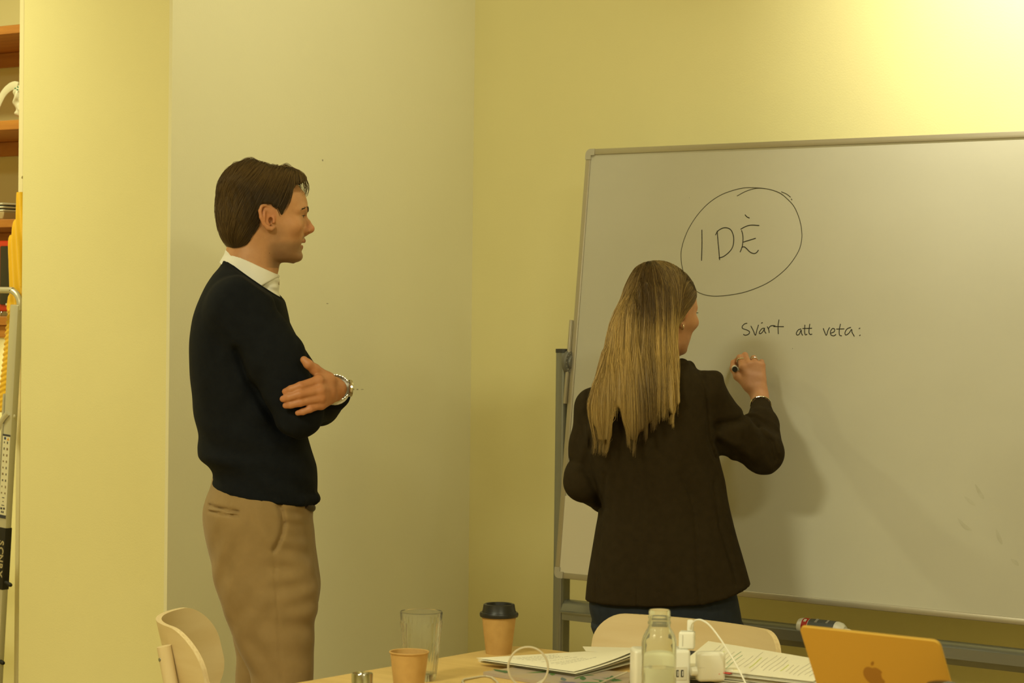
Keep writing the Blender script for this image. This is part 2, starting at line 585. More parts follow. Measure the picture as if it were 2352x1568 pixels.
MB().tube([(0.130, 0, R), (0.142, 0, R + 0.001), (0.150, 0, R - 0.002)], [0.006, 0.005, 0.004], 10).build('nozzle', M_whitep, br)
# ------------------------------------------------------------------ table
ZT = 0.74
pc = onz(1180, 1481, ZT)
TX0, TY1 = float(pc[0]), float(pc[1])
TX1, TY0 = TX0 + 2.6, TY1 - 1.3
M_birch = mat('birch_table', (0.66, 0.455, 0.17), 0.42, col2=(0.59, 0.395, 0.135), nscale=3.2, stretch=(0.6, 9, 4), bump=0.015, bscale=90, coat=0.1)
M_birche = mat('birch_edge', (0.66, 0.46, 0.2), 0.5, col2=(0.5, 0.33, 0.13), nscale=40, stretch=(0.2, 0.2, 9))
M_leg = mat('pale_birch', (0.70, 0.56, 0.33), 0.5, col2=(0.64, 0.50, 0.27), nscale=6, stretch=(6, 6, 0.8), bump=0.02)
tb = thing('table', 'long light birch meeting table with rounded corners, crowded with papers and cups', 'table', ((TX0 + TX1) / 2, (TY0 + TY1) / 2, 0))
MB().prism(rrect(TX1 - TX0, TY1 - TY0, 0.045, 6), (0, 0, ZT - 0.028), (1, 0, 0), (0, 1, 0), (0, 0, 0.028)).build('table_top', M_birch, tb)
for sy in (-1, 1):
    MB().box((0, sy * ((TY1 - TY0) / 2 - 0.12), ZT - 0.065), (TX1 - TX0 - 0.3, 0.022, 0.072), bevel=0.003).build('apron', M_leg, tb)
for sx in (-1, 1):
    MB().box((sx * ((TX1 - TX0) / 2 - 0.12), 0, ZT - 0.065), (0.022, TY1 - TY0 - 0.3, 0.072), bevel=0.003).build('apron', M_leg, tb)
    for sy in (-1, 1):
        x, y = sx * ((TX1 - TX0) / 2 - 0.12), sy * ((TY1 - TY0) / 2 - 0.12)
        MB().tube([(x + sx * 0.03, y + sy * 0.03, 0), (x + sx * .01, y + sy * .01, 0.45), (x, y, ZT - 0.029)], [0.017, 0.023, 0.028], 18).build('leg', M_leg, tb)

# ------------------------------------------------------------------ chairs of bent plywood
M_ply = mat('birch_plywood', (0.71, 0.565, 0.325), 0.45, col2=(0.645, 0.49, 0.255), nscale=2.6, stretch=(2, 1.0, 9), bump=0.01, coat=0.1)
M_plyedge = mat('plywood_edge', (0.78, 0.63, 0.38), 0.55, col2=(0.68, 0.52, 0.29), nscale=55, stretch=(3, 3, 1))
M_screw = mat('screw_steel', (0.28, 0.28, 0.25), 0.35, 0.9)


def make_chair(label, loc, rz, chord=0.48, sag=0.095, ztop=0.80, zbot=0.60, lean=0.24, corner=0.085):
    t = thing('dining_chair', label, 'chair', loc, rz)
    # backrest: local x forward, y left; curve in plan, rounded corners, leaning back
    nu, nv, th = 40, 14, 0.0125
    H = ztop - zbot
    W = chord

    def xc(y):
        return sag * (abs(y) / (W / 2)) ** 2.1

    def P(u, v, off):
        # superellipse boundary map of a rounded rectangle
        y = u * W / 2
        z = v * H / 2
        ay, az = abs(y), abs(z)
        r = corner
        if ay > W / 2 - r:
            lim = H / 2 - r + math.sqrt(max(r * r - (ay - (W / 2 - r)) ** 2, 0.0))
            z = v * lim
        zz = (ztop + zbot) / 2 + z
        dx = sag * 2.1 * (abs(y) / (W / 2)) ** 1.1 * (1 if y > 0 else -1) / (W / 2)
        nn = np.array((1.0, -dx, 0)); nn /= np.linalg.norm(nn)
        yl = y * 0.985
        p = np.array((xc(y), yl, zz)) + nn * off
        p[0] -= (zz - zbot) * lean
        return p

    us = np.sin(np.linspace(-math.pi / 2, math.pi / 2, nu + 1))
    us[0], us[-1] = -0.9985, 0.9985
    vs_ = np.linspace(-1, 1, nv + 1)
    V, Fc = [], []
    for off in (th / 2, -th / 2):
        for u in us:
            for v in vs_:
                V.append(P(u, v, off))
    n1 = (nu + 1) * (nv + 1)
    idx = lambda s, i, j: s * n1 + i * (nv + 1) + j
    for i in range(nu):
        for j in range(nv):
            Fc.append((idx(0, i, j), idx(0, i + 1, j), idx(0, i + 1, j + 1), idx(0, i, j + 1)))
            Fc.append((idx(1, i, j), idx(1, i, j + 1), idx(1, i + 1, j + 1), idx(1, i + 1, j)))
    mb = MB().add(V, Fc, True)
    br_ = mb.build('backrest', M_ply, t)
    E = []
    for i in range(nu):
        for j in (0, nv):
            E.append((idx(0, i, j), idx(1, i, j), idx(1, i + 1, j), idx(0, i + 1, j)))
    for j in range(nv):
        for i in (0, nu):
            E.append((idx(0, i, j), idx(0, i, j + 1), idx(1, i, j + 1), idx(1, i, j)))
    MB().add(V, E, True).build('plywood_edge', M_plyedge, br_)
    # seat
    sp = []
    for k in range(44):
        a = 2 * math.pi * k / 44
        c, s_ = math.cos(a), math.sin(a)
        rr = 1 / ((abs(c) ** 3.4 + abs(s_) ** 3.4) ** (1 / 3.4))
        sp.append((0.235 + 0.215 * rr * c, 0.215 * rr * s_ * (1.0 + 0.06 * c)))
    MB().prism(sp, (0, 0, 0.437), (1, 0, 0), (0, 1, 0), (0, 0, 0.014)).build('seat', M_ply, t)
    zt = ztop - 0.042
    for s in (-1, 1):
        yb = s * 0.148
        xb = xc(0.148) - th / 2 - 0.0155
        top = np.array((xb - (zt - zbot) * lean, yb, zt))
        mid = np.array((xb + (zbot - 0.44) * 0.14, yb, 0.44))
        botm = np.array((-0.045, s * 0.195, 0.0))
        rear = MB().tube(crom([botm, (botm + mid) / 2 + np.array((0.012, 0, 0)), mid, (mid * 0.45 + top * 0.55), top], 5), [0.012] * 5 + [0.0155] * 16, 18).build('leg', M_leg, t)
        nrm = np.array((-1.0, s * 0.45, 0.1)); nrm /= np.linalg.norm(nrm)
        for zz in (zt - 0.028, zt - 0.100):
            c = np.array((xb - (zz - zbot) * lean, yb, zz)) + nrm * 0.0140
            MB().tube([c, c + nrm * 0.0035], [0.0058, 0.0052], 14).build('screw', M_screw, rear)
        MB().tube([(0.43, s * 0.20, 0), (0.405, s * 0.185, 0.25), (0.39, s * 0.175, 0.437)], [0.011, 0.015, 0.017], 16).build('leg', M_leg, t)
        MB().tube([mid + np.array((0, 0, -0.03)), (0.39, s * 0.175, 0.405)], 0.0095, 12).build('side_rail', M_leg, t)
    MB().tube([(0.39, -0.17, 0.40), (0.39, 0.17, 0.40)], 0.009, 12).build('front_rail', M_leg, t)
    return t


# chair beside the standing man: seen from its side, facing right
zt_ = 0.80
pm_ = at(366, 1416, 5.02)
lean0 = 0.24 * 0.20
f_dir = AV
o_ = np.array((pm_[0], pm_[1], 0)) + AV * (lean0)
make_chair('light plywood chair turned side on next to the man in khaki trousers', (o_[0], o_[1], 0), YAW + math.radians(4), ztop=float(pm_[2]), zbot=float(pm_[2]) - 0.20)
# chair across the table, facing it
p2 = at(1613, 1423, 5.12)
make_chair('light plywood chair with concave backrest tucked under the table in front of the woman', (p2[0], p2[1] - 0.05, 0), -math.pi / 2, chord=0.50, ztop=float(p2[2]), zbot=float(p2[2]) - 0.2, corner=0.062, sag=0.06)

# ------------------------------------------------------------------ cups, glass, bottle
M_kraft = mat('kraft_paper', (0.50, 0.30, 0.095), 0.7, col2=(0.45, 0.265, 0.08), nscale=50, bump=0.03, bscale=150)
M_kraftin = mat('kraft_inside', (0.42, 0.25, 0.09), 0.65)
M_lid = mat('black_lid', (0.013, 0.013, 0.012), 0.38)
M_glass = mat('clear_glass', (0.93, 0.93, 0.84), 0.03, trans=0.96, ior=1.3)
M_glassg = mat('greenish_glass', (0.93, 0.94, 0.82), 0.04, trans=0.90, ior=1.22)
M_water = mat('water', (0.98, 0.99, 0.97), 0.0, trans=1.0, ior=1.33)


def paper_cup(t, r_top, r_bot, h):
    w = 0.0009
    MB().lathe([(0.0, 0.006), (r_bot - 0.001, 0.006), (r_bot, 0.0), (r_top, h - 0.003), (r_top + 0.0016, h - 0.0028), (r_top + 0.0022, h - 0.0012),
                (r_top + 0.0014, h + 0.0002), (r_top - w, h - 0.0006), (r_bot - w + 0.0006, 0.009), (0, 0.009)], 48).build('cup_body', M_kraft, t)
    # glued side seam
    MB().tube([(r_bot * math.cos(-2.0), r_bot * math.sin(-2.0), 0.002), (r_top * math.cos(-2.0), r_top * math.sin(-2.0), h - 0.004)], 0.0006, 6).build('seam', M_kraft, t)


# coffee cup with lid
pcup = onz(1145, 1500, ZT)
t = thing('coffee_cup', 'kraft takeaway coffee cup with a black plastic lid near the table corner', 'cup', tuple(pcup))
h = 0.088
paper_cup(t, 0.0375, 0.0275, h)
MB().lathe([(0.0, h + 0.010), (0.026, h + 0.010), (0.0275, h + 0.0185), (0.0305, h + 0.0195), (0.0335, h + 0.018), (0.0355, h + 0.006), (0.0372, h + 0.0015), (0.0405, h + 0.001),
            (0.0418, h - 0.002), (0.0418, h - 0.0055), (0.0405, h - 0.0085), (0.0392, h - 0.009), (0.038, h - 0.001), (0, h - 0.001)], 48).build('lid', M_lid, t)
# open paper cup
D1 = 4.36
pcc = at(940, 1495, D1)
t = thing('paper_cup', 'open plain kraft paper cup standing in front of the ribbed glass', 'cup', (pcc[0], pcc[1], ZT))
paper_cup(t, 0.0362, 0.0262, float(pcc[2]) - ZT)
# ribbed tumbler
pg = onz(966, 1561, ZT)
t = thing('drinking_glass', 'tall clear ribbed drinking glass behind the open paper cup', 'glass', tuple(pg))
h = 0.137
rib = lambda a, r, z: 1.0 + (0.028 * abs(math.cos(13 * a)) if 0.01 < z < h - 0.02 else 0.0)
rt, rb_ = 0.0428, 0.0305
prof = [(0.0, 0.0), (rb_ - 0.003, 0.0), (rb_, 0.003)] + [(rb_ + (rt - rb_) * (z / h) ** 1.0, z) for z in np.linspace(0.0105, h - 0.0205, 8)] + \
       [(rt - 0.002, h - 0.018), (rt - 0.0003, h - 0.002), (rt - 0.001, h), (rt - 0.0022, h - 0.001)] + \
       [(rb_ - 0.0022 + (rt - rb_) * (z / h), z) for z in np.linspace(h - 0.02, 0.014, 5)] + [(0.0, 0.011)]
MB().lathe(prof, 156, rmod=lambda a, r, z: rib(a, r, z)).build('tumbler_body', M_glass, t)
# glass bottle half full of water
D2 = 4.27
pb = at(1515, 1400, D2)
t = thing('water_bottle', 'clear glass bottle with a bare screw neck, partly filled with water', 'bottle', (pb[0], pb[1], ZT))
H = float(pb[2]) - ZT
R = 0.0325
outer = [(0.0, 0.0), (R - 0.005, 0.0), (R - 0.001, 0.003), (R, 0.007), (R, H - 0.062), (R - 0.0005, H - 0.056), (R - 0.003, H - 0.047), (R - 0.007, H - 0.040), (0.0222, H - 0.035), (0.0207, H - 0.031),
         (0.0203, H - 0.0275), (0.0215, H - 0.0255), (0.0215, H - 0.0225), (0.0202, H - 0.0205), (0.0202, H - 0.016), (0.0212, H - 0.0145), (0.0212, H - 0.012), (0.0202, H - 0.010), (0.0202, H - 0.003), (0.0195, H)]
inner = [(0.0178, H), (0.0172, H - 0.006), (0.0172, H - 0.030), (0.020, H - 0.0365), (R - 0.0105, H - 0.0425), (R - 0.006, H - 0.0495), (R - 0.0032, H - 0.058), (R - 0.003, 0.010), (R - 0.008, 0.006), (0, 0.006)]
MB().lathe(outer + inner, 48).build('bottle_glass', M_glassg, t)
zw = float(at(1515, 1531, D2)[2]) - ZT
MB().lathe([(0.0, 0.0064), (R - 0.0085, 0.0064), (R - 0.0034, 0.0102), (R - 0.0034, zw), (0.0, zw)], 48).build('water', M_water, t)
# small steel shaker
ps = at(832, 1545, 4.33)
t = thing('steel_shaker', 'small shiny steel cylinder by the open paper cup at the table edge', 'shaker', (ps[0], ps[1], ZT))
hs = float(ps[2]) - ZT
M_chrome = mat('polished_steel', (0.55, 0.54, 0.50), 0.16, 1.0)
MB().lathe([(0.0, 0.0), (0.0192, 0.0), (0.0200, 0.001), (0.0200, hs - 0.001), (0.0193, hs), (0.0180, hs), (0.0175, hs - 0.003), (0.0, hs - 0.004)], 40).build('cylinder_body', M_chrome, t)
# dark tumbler in front of the laptop
D3 = 3.7
pk = at(2163, 1567, D3)
t = thing('travel_tumbler', 'black travel tumbler with rounded cap standing in front of the gold laptop', 'tumbler', (pk[0], pk[1], ZT))
hk = float(pk[2]) - ZT
MB().lathe([(0.0, 0.0), (0.026, 0.0), (0.028, 0.003), (0.030, hk - 0.035), (0.0285, hk - 0.033), (0.0, hk - 0.033)], 40).build('tumbler_body', mat('matte_black', (0.02, 0.02, 0.02), 0.5), t)
MB().lathe([(0.0, hk - 0.034), (0.0265, hk - 0.034), (0.0265, hk - 0.006), (0.0235, hk - 0.001), (0.015, hk + 0.0015), (0.0, hk + 0.002)], 40).build('cap', mat('gloss_black', (0.015, 0.015, 0.018), 0.2), t)

# ------------------------------------------------------------------ laptop
DL = 3.90
pl_ = at(1836, 1437, DL)
pr_ = onplane(2158, 1471, (0, pl_[1], 0), np.array((0, 1.0, 0)))
LW = float(pr_[0] - pl_[0])
ztop = float((pl_[2] + pr_[2]) / 2)
print('laptop width', LW, 'top', ztop)
M_gold = mat('gold_anodised_aluminium', (0.58, 0.36, 0.06), 0.45, 0.4, bump=0.01, bscale=800)
lt = thing('laptop', 'open gold laptop with its lid turned to the camera and a dark apple emblem', 'laptop', (pl_[0] + LW / 2, pl_[1], ZT))
hz_ = ztop - ZT
leanl = 0.115                       # lid top leans towards the camera
LH = math.hypot(hz_ - 0.012, leanl)
ang = math.atan2(leanl, hz_ - 0.012)
yb0 = leanl                         # hinge line
ML = Matrix.Translation((0, yb0, 0.013)) @ Matrix.Rotation(ang, 4, 'X')
o = MB().prism(rrect(LW, LH, 0.012, 6, 0, LH / 2), (0, -0.003, 0), (1, 0, 0), (0, 0, 1), (0, 0.006, 0)).build('lid', M_gold, lt)
o.matrix_local = ML
md = o.modifiers.new('bevel', 'BEVEL'); md.width = 0.0016; md.segments = 3; md.limit_method = 'ANGLE'
s_ = MB().box((0, 0.0034, LH / 2 + 0.004), (LW - 0.022, 0.0006, LH - 0.03)).build('screen', mat('dark_screen', (0.01, 0.01, 0.012), 0.15), lt)
s_.matrix_local = ML
MB().prism(rrect(LW, 0.212, 0.012, 6, 0, 0.106 + yb0), (0, 0, 0.001), (1, 0, 0), (0, 1, 0), (0, 0, 0.011)).build('base', M_gold, lt)
MB().box((0, 0.075 + yb0, 0.0123), (LW - 0.04, 0.10, 0.0012)).build('keyboard', M_blackp, lt)
# emblem: apple outline with a bite, leaf above
app = []
for k in range(40):
    a = 2 * math.pi * k / 40
    x = math.sin(a); y = math.cos(a)
    r = 1.0
    r *= 1 - 0.16 * math.exp(-((a if a < math.pi else a - 2 * math.pi) / 0.28) ** 2)
    r *= 1 - 0.10 * math.exp(-((a - math.pi) / 0.25) ** 2)
    r *= (1.0 - 0.07 * (1 - y) / 2) + 0.05 * abs(x)
    px_, py_ = 0.0195 * x * r * 1.02, 0.0205 * y * r
    dx, dy = px_ - 0.0245, py_ - 0.0015
    dd = math.hypot(dx, dy)
    if dd < 0.0112:
        px_, py_ = 0.0245 + dx / dd * 0.0112, 0.0015 + dy / dd * 0.0112
    app.append((px_, py_))
apc = np.array(ML.inverted() @ Vector(onplane(2010, 1550, np.array(lt.location) + np.array(ML @ Vector((0, 0, 0))), np.array(ML.to_3x3() @ Vector((0, -1, 0)))) - np.array(lt.location)))
M_emb = mat('dark_gold_emblem', (0.36, 0.19, 0.035), 0.3, 0.5)
mb = MB().prism(app, (apc[0], -0.0034, apc[2]), (1, 0, 0), (0, 0, 1), (0, 0.0006, 0))
leaf = [(0.000, 0.0225), (0.0005, 0.027), (0.003, 0.0305), (0.0065, 0.0322), (0.0070, 0.0285), (0.0050, 0.0248), (0.0025, 0.0230)]
mb.prism(leaf, (apc[0], -0.0034, apc[2]), (1, 0, 0), (0, 0, 1), (0, 0.0006, 0))
o = mb.build('emblem', M_emb, lt); o.matrix_local = ML

# ------------------------------------------------------------------ papers
M_paper = mat('white_paper', (0.80, 0.76, 0.62), 0.7)
M_print = mat('printed_text', (0.25, 0.23, 0.2), 0.8)


def sheet(name, quad, z, parent=None, m=None, th=0.0005, curl=None, n=8, label=None, cat=None, group=None):
    """paper sheet: bilinear patch over 4 world xy corners, z from curl(u,v)"""
    q = [np.array(p[:2]) for p in quad]
    V, Fc = [], []
    for s in (0, 1):
        for i in range(n + 1):
            for j in range(n + 1):
                u, v = i / n, j / n
                p = q[0] * (1 - u) * (1 - v) + q[1] * u * (1 - v) + q[2] * u * v + q[3] * (1 - u) * v
                V.append((p[0], p[1], z + (curl(u, v) if curl else 0) + (th if s == 0 else 0)))
    n1 = (n + 1) ** 2
    I = lambda s, i, j: s * n1 + i * (n + 1) + j
    for i in range(n):
        for j in range(n):
            Fc.append((I(0, i, j), I(0, i + 1, j), I(0, i + 1, j + 1), I(0, i, j + 1)))
            Fc.append((I(1, i, j), I(1, i, j + 1), I(1, i + 1, j + 1), I(1, i + 1, j)))
        for (a, b) in (((i, 0), (i + 1, 0)), ((i + 1, n), (i, n)), ((0, i + 1), (0, i)), ((n, i), (n, i + 1))):
            Fc.append((I(0, *a), I(1, *a), I(1, *b), I(0, *b)))
    c = (q[0] + q[2]) / 2
    o = MB().add(V, Fc, True).build(name, m or M_paper, parent, loc=(c[0], c[1], z) if parent is None else None)
    if label: tag(o, label, cat, group)
    return o, V, I


def on_sheet(V, I, n, u, v):
    x, y = u * n, v * n
    i, j = min(int(x), n - 1), min(int(y), n - 1)
    a, b = x - i, y - j
    g = lambda i, j: np.array(V[I(0, i, j)])
    return g(i, j) * (1 - a) * (1 - b) + g(i + 1, j) * a * (1 - b) + g(i + 1, j + 1) * a * b + g(i, j + 1) * (1 - a) * b


# left pile: illustrated magazine at the bottom, loose printed sheets on top
M_mag = mat('illustrated_cover', (0.42, 0.33, 0.22), 0.4, col2=(0.36, 0.30, 0.27), nscale=14)
qm = [onz(px, py, ZT + 0.008) for (px, py) in ((1110, 1541), (1215, 1527), (1452, 1542), (1434, 1595))]
mag, Vm, Im = sheet('magazine', qm, ZT + 0.0004, m=M_mag, th=0.0065, curl=lambda u, v: 0.004 * math.sin(2.2 * u) * (1 - v) * 0.3,
                    label='illustrated magazine with coloured leaf print under the left pile of papers', cat='magazine')
cols = [(0.05, 0.13, 0.05), (0.12, 0.22, 0.06), (0.10, 0.14, 0.16), (0.50, 0.15, 0.05), (0.10, 0.09, 0.25), (0.07, 0.2, 0.07)]
random.seed(3)
for k in range(34):
    u, v = random.uniform(0.10, 0.9), random.uniform(0.05, 0.92)
    p = on_sheet(Vm, Im, 8, u, v) + np.array((0, 0, 0.0003))
    a = random.uniform(0, 6.28)
    L, w = random.uniform(0.012, 0.032), random.uniform(0.003, 0.008)
    ci = random.choice((0, 1, 5)) if u > 0.3 and u < 0.7 else random.choice((2, 3, 4, 0))
    d = np.array((math.cos(a), math.sin(a), 0)); e = np.array((-d[1], d[0], 0))
    pts = [p - d * L, p - d * L * 0.3 + e * w, p + d * L * 0.4 + e * w * 0.7, p + d * L, p + d * L * 0.4 - e * w * 0.7, p - d * L * 0.3 - e * w]
    pts = [q_ - np.array(mag.location) for q_ in pts]
    MB().add(pts, [range(6)]).build('leaf_print', mat('print_%d' % ci, cols[ci], 0.5), mag)
zz = ZT + 0.0075
qa = [onz(px, py, ZT + 0.019) for (px, py) in ((1094, 1508), (1345, 1493), (1470, 1508), (1318, 1541))]
c0 = lambda u, v: 0.004 + 0.012 * v * u + 0.004 * (1 - v)
SH = []
for k in range(5):
    off = np.array((random.uniform(-.008, .008), random.uniform(-.006, .006)))
    qq = [p[:2] + off * (1 if k < 4 else 0) for p in qa]
    o, V, I = sheet('paper_sheet', qq, zz + 0.0022 * k,
                    curl=(lambda u, v, k=k: 0.0010 * k * v * (0.4 + u) + (0.010 + 0.0012 * k) * (u * v) ** 2 if k else 0.004 * (u * v) ** 2),
                    label='loose white sheet inside the left pile between magazine and printed top sheet' if k < 4 else 'printed white sheet with lines of text on top of the left pile', cat='paper', group='loose sheets in the left pile' if k < 4 else None)
    SH.append((o, V, I))
o, V, I = SH[-1]
mbs = MB()
for r in range(11):
    u0, u1 = 0.20, random.uniform(0.55, 0.66)
    v = 0.16 + 0.055 * r
    if random.random() < 0.12: continue
    x = u0
    while x < u1:
        w = random.uniform(0.015, 0.05)
        a = on_sheet(V, I, 8, x, v); b = on_sheet(V, I, 8, min(x + w, u1), v)
        mbs.tube([a + np.array((0, 0, .0002)), b + np.array((0, 0, .0002))], 0.0009, 4, flat=((0, 0, 1), 0.15))
        x += w + 0.012
mbs.v = [tuple(np.array(p) - np.array(o.location)) for p in mbs.v]
mbs.build('printed_lines', M_print, o)['kind'] = 'stuff'
# stiff leaflet peeking out behind the pile
qb = [onz(px, py, ZT + 0.0148) for (px, py) in ((1345, 1494), (1338, 1484), (1475, 1487), (1478, 1504))]
o, V, I = sheet('leaflet', qb, ZT + 0.0142, label='thin pale leaflet sticking out behind the left pile of papers', cat='leaflet')

# right pile: dark folders under a thick stack of annotated sheets
M_dark = mat('charcoal_folder', (0.045, 0.042, 0.045), 0.45)
zf = ZT + 0.0
qf = [onz(px, py, ZT + 0.03) for (px, py) in ((1560, 1552), (1622, 1492), (1945, 1528), (1905, 1612))]
for q_ in qf: q_[1] = min(q_[1], TY1 - 0.006)
for k, dz in enumerate((0.0004, 0.0190)):
    o, V, I = sheet('folder', [p[:2] + np.array((0.006 * k, -0.004 * k)) for p in qf], zf + dz, m=M_dark, th=0.0180,
                    label=('thick charcoal folder at the bottom of the right pile of papers', 'charcoal folder directly under the annotated sheets of the right pile')[k], cat='folder')
zs = ZT + 0.0374
qs = [onz(px, py, ZT + 0.0605) for (px, py) in ((1556, 1528), (1627, 1470), (1930, 1520), (1868, 1562))]
SH2 = []
for k in range(12):
    off = np.array((random.uniform(-.006, .006), random.uniform(-.006, .006))) if k < 11 else np.zeros(2)
    o, V, I = sheet('annotated_sheet', [p[:2] + off for p in qs], zs + 0.0019 * k, th=0.0007,
                    curl=lambda u, v, k=k: 0.0004 * math.sin(4 * v),
                    label={11: 'handwritten sheet with green and highlighted lines on top of the right pile', 9: 'sheet with a pink page tab near the top of the right pile', 8: 'sheet with a pink tab beside the laptop charger in the right pile'}.get(k, 'white sheet without a tab inside the right pile on the charcoal folders'), cat='paper', group='sheets in the right pile' if k not in (8, 9, 11) else None)
    SH2.append((o, V, I))
o, V, I = SH2[-1]
pens = {'note_line': ((0.46, 0.42, 0.34), 0.0006), 'green_note': ((0.22, 0.36, 0.20), 0.0008), 'highlight': ((0.58, 0.62, 0.14), 0.0012)}
for r in range(24):
    v = 0.08 + 0.037 * r
    kind = 'note_line'
    if r in (3, 11, 17): kind = 'highlight'
    if r in (6, 7): kind = 'green_note'
    u0, u1 = 0.06 + random.uniform(0, .25), random.uniform(0.5, 0.93)
    if kind == 'highlight': u0, u1 = random.uniform(.2, .4), random.uniform(.5, .75)
    c, w = pens[kind]
    pts = [on_sheet(V, I, 8, u, min(v + 0.012 * math.sin(9 * u + r) * 0.3, 0.99)) + np.array((0, 0, 0.0002)) - np.array(o.location) for u in np.linspace(u0, u1, 8)]
    MB().tube(pts, w, 5, flat=((0, 0, 1), 0.12)).build(kind, mat('ink_' + kind, c, 0.7), o)
for (tx, tw, tz) in ((1717, 11, 9), (1690, 12, 8)):
    o5, V5, I5 = SH2[tz]
    a = onz(tx, 1527 if tx > 1700 else 1529, zs + 0.0019 * tz + 0.003)
    # tab on the front edge of the stack
    best = min(np.linspace(0.05, 0.95, 60), key=lambda v: np.linalg.norm(on_sheet(V5, I5, 8, 0.0, v)[:2] - a[:2]))
    e = on_sheet(V5, I5, 8, 0.0, best)
    e2 = on_sheet(V5, I5, 8, 0.0, min(best + 0.06, 1))
    d = (e2 - e); d /= np.linalg.norm(d)
    w_ = np.cross(d, (0, 0, 1.0)); w_ = w_ if np.dot(w_, CAM - e) > 0 else -w_
    bx_ = [e - w_ * 0.006, e + d * 0.022 - w_ * .006, e + d * 0.022 + w_ * 0.007, e + w_ * 0.007]
    bx_ = [p - np.array(o5.location) + np.array((0, 0, 0.0011)) for p in bx_]
    top = [p + np.array((0, 0, 0.0007)) for p in bx_]
    MB().add(bx_ + top, [(3, 2, 1, 0), (4, 5, 6, 7)] + [(i, (i + 1) % 4, 4 + (i + 1) % 4, 4 + i) for i in range(4)]).build('page_tab', mat('pink_tab', (0.85, 0.10, 0.10), 0.6), o5)

# ------------------------------------------------------------------ power block, chargers and their cables
DPW = 4.36
M_white = mat('white_charger_plastic', (0.80, 0.78, 0.68), 0.32)
pwl, pwr = at(1458, 1494, DPW), at(1588, 1494, DPW)
hp = float(pwr[2]) - ZT
cpw = (pwl + pwr) / 2
rzp = YAW + math.radians(7)
pw = thing('power_block', 'white multi socket power block with two usb ports behind the glass bottle', 'power strip', (cpw[0], cpw[1], ZT), rzp)
wpw = np.linalg.norm(pwr[:2] - pwl[:2])
MB().box((0, 0.03, hp / 2), (wpw, 0.06, hp), bevel=0.006, seg=3).build('block_body', M_white, pw)
MB().box((wpw / 2 - 0.020, -0.0003, hp - 0.044), (0.026, 0.0014, 0.026), bevel=0.0005, seg=1).build('port_plate', mat('port_plate', (0.66, 0.62, 0.5), 0.4), pw)
for dx in (-0.0055, 0.0035):
    MB().box((wpw / 2 - 0.020 + dx, -0.0012, hp - 0.044), (0.0052, 0.0012, 0.0135), bevel=0.0004, seg=1).build('usb_port', M_blackp, pw)
    MB().box((wpw / 2 - 0.020 + dx + 0.0006, -0.0019, hp - 0.044), (0.0015, 0.0004, 0.0095)).build('port_tongue', M_white, pw)
# small usb charger standing on the block
pu = at(1578, 1475, DPW + 0.03)
ch = thing('usb_charger', 'small white usb charger plugged into the top of the power block', 'charger', (pu[0], pu[1], ZT + hp), rzp - math.radians(16))
MB().box((0, 0, 0.0165), (0.030, 0.030, 0.033), bevel=0.004, seg=3).build('charger_body', M_white, ch)
MB().box((-0.007, -0.0153, 0.0165), (0.0010, 0.0006, 0.022)).build('print_line', mat('grey_print', (0.45, 0.43, 0.36), 0.6), ch)
MB().box((0.006, 0.0, 0.044), (0.0125, 0.008, 0.022), bevel=0.003, seg=2).build('plug', M_white, ch)
cab = [(1585, 1447), (1587, 1440), (1591, 1430), (1600, 1423.5), (1612, 1424), (1630, 1436), (1655, 1468), (1680, 1507), (1700, 1543), (1712, 1568), (1722, 1592)]
zc_ = at(1585, 1447, DPW + 0.03)
pts = [at(px, py, DPW + 0.03 - 0.010 * i) for i, (px, py) in enumerate(cab)]
pts.append(np.array((pts[-1][0] + 0.05, pts[-1][1] - 0.03, ZT + 0.003)))
ctr = np.array((pts[-1][0], pts[-1][1], ZT))
cb = MB().tube(crom(pts, 6), 0.0017, 8)
o = cb.build('charging_cable', M_white, loc=tuple(ctr))
tag(o, 'thin white cable arching from the small usb charger over the papers', 'cable')
# square laptop charger plugged into the block's side
pq = at(1636, 1532, DPW - 0.01)
lc = thing('laptop_charger', 'square white laptop charger beside the power block', 'charger', (pq[0], pq[1], pq[2] - 0.028), rzp + math.radians(3))
sx_ = 66 / F * DPW
MB().box((0, 0.014, 0.028), (sx_, 0.028, 0.056), bevel=0.007, seg=3).build('charger_body', M_white, lc)
MB().box((-sx_ / 2 + 0.006, -0.0002, 0.0275), (0.0130, 0.0004, 0.0004)).build('parting_line', mat('grey_print', (0.45, 0.43, 0.36), 0.6), lc)
MB().tube([(-sx_ / 2 - 0.0105, 0.014, 0.0185), (-sx_ / 2 + 0.002, 0.014, 0.0185)], [0.0085, 0.0095], 16).build('plug', M_white, lc)
pts = [np.array((sx_ / 2 - 0.001, 0.012, 0.019)), np.array((sx_ / 2 + 0.010, 0.012, 0.0195)), np.array((sx_ / 2 + 0.016, 0.012, 0.0192))]
MB().tube(pts, 0.0026, 10).build('cable_sleeve', M_white, lc)
lo = np.array(lc.location)
cr_, sr_ = math.cos(rzp + math.radians(3)), math.sin(rzp + math.radians(3))
st = lo + np.array((cr_ * (sx_ / 2 + 0.016) - sr_ * 0.012, sr_ * (sx_ / 2 + 0.016) + cr_ * 0.012, 0.0192))
pts = [st, st + AV * 0.012 + np.array((0, 0, -0.001)), st + AV * 0.021 + np.array((0, 0, -0.008)), st + AV * 0.024 + np.array((0, 0, -0.022)) - BV * 0.005,
       st + AV * 0.034 - BV * 0.02 + np.array((0, 0, -0.045)), np.array((*(st + AV * 0.06 - BV * 0.05)[:2], ZT + 0.0035))]
o = MB().tube(crom(pts, 6), 0.0024, 8).build('charger_cord', mat('cream_cord', (0.70, 0.62, 0.36), 0.4), loc=(pts[-1][0], pts[-1][1], ZT))
tag(o, 'cream cord bending down from the square laptop charger', 'cable')
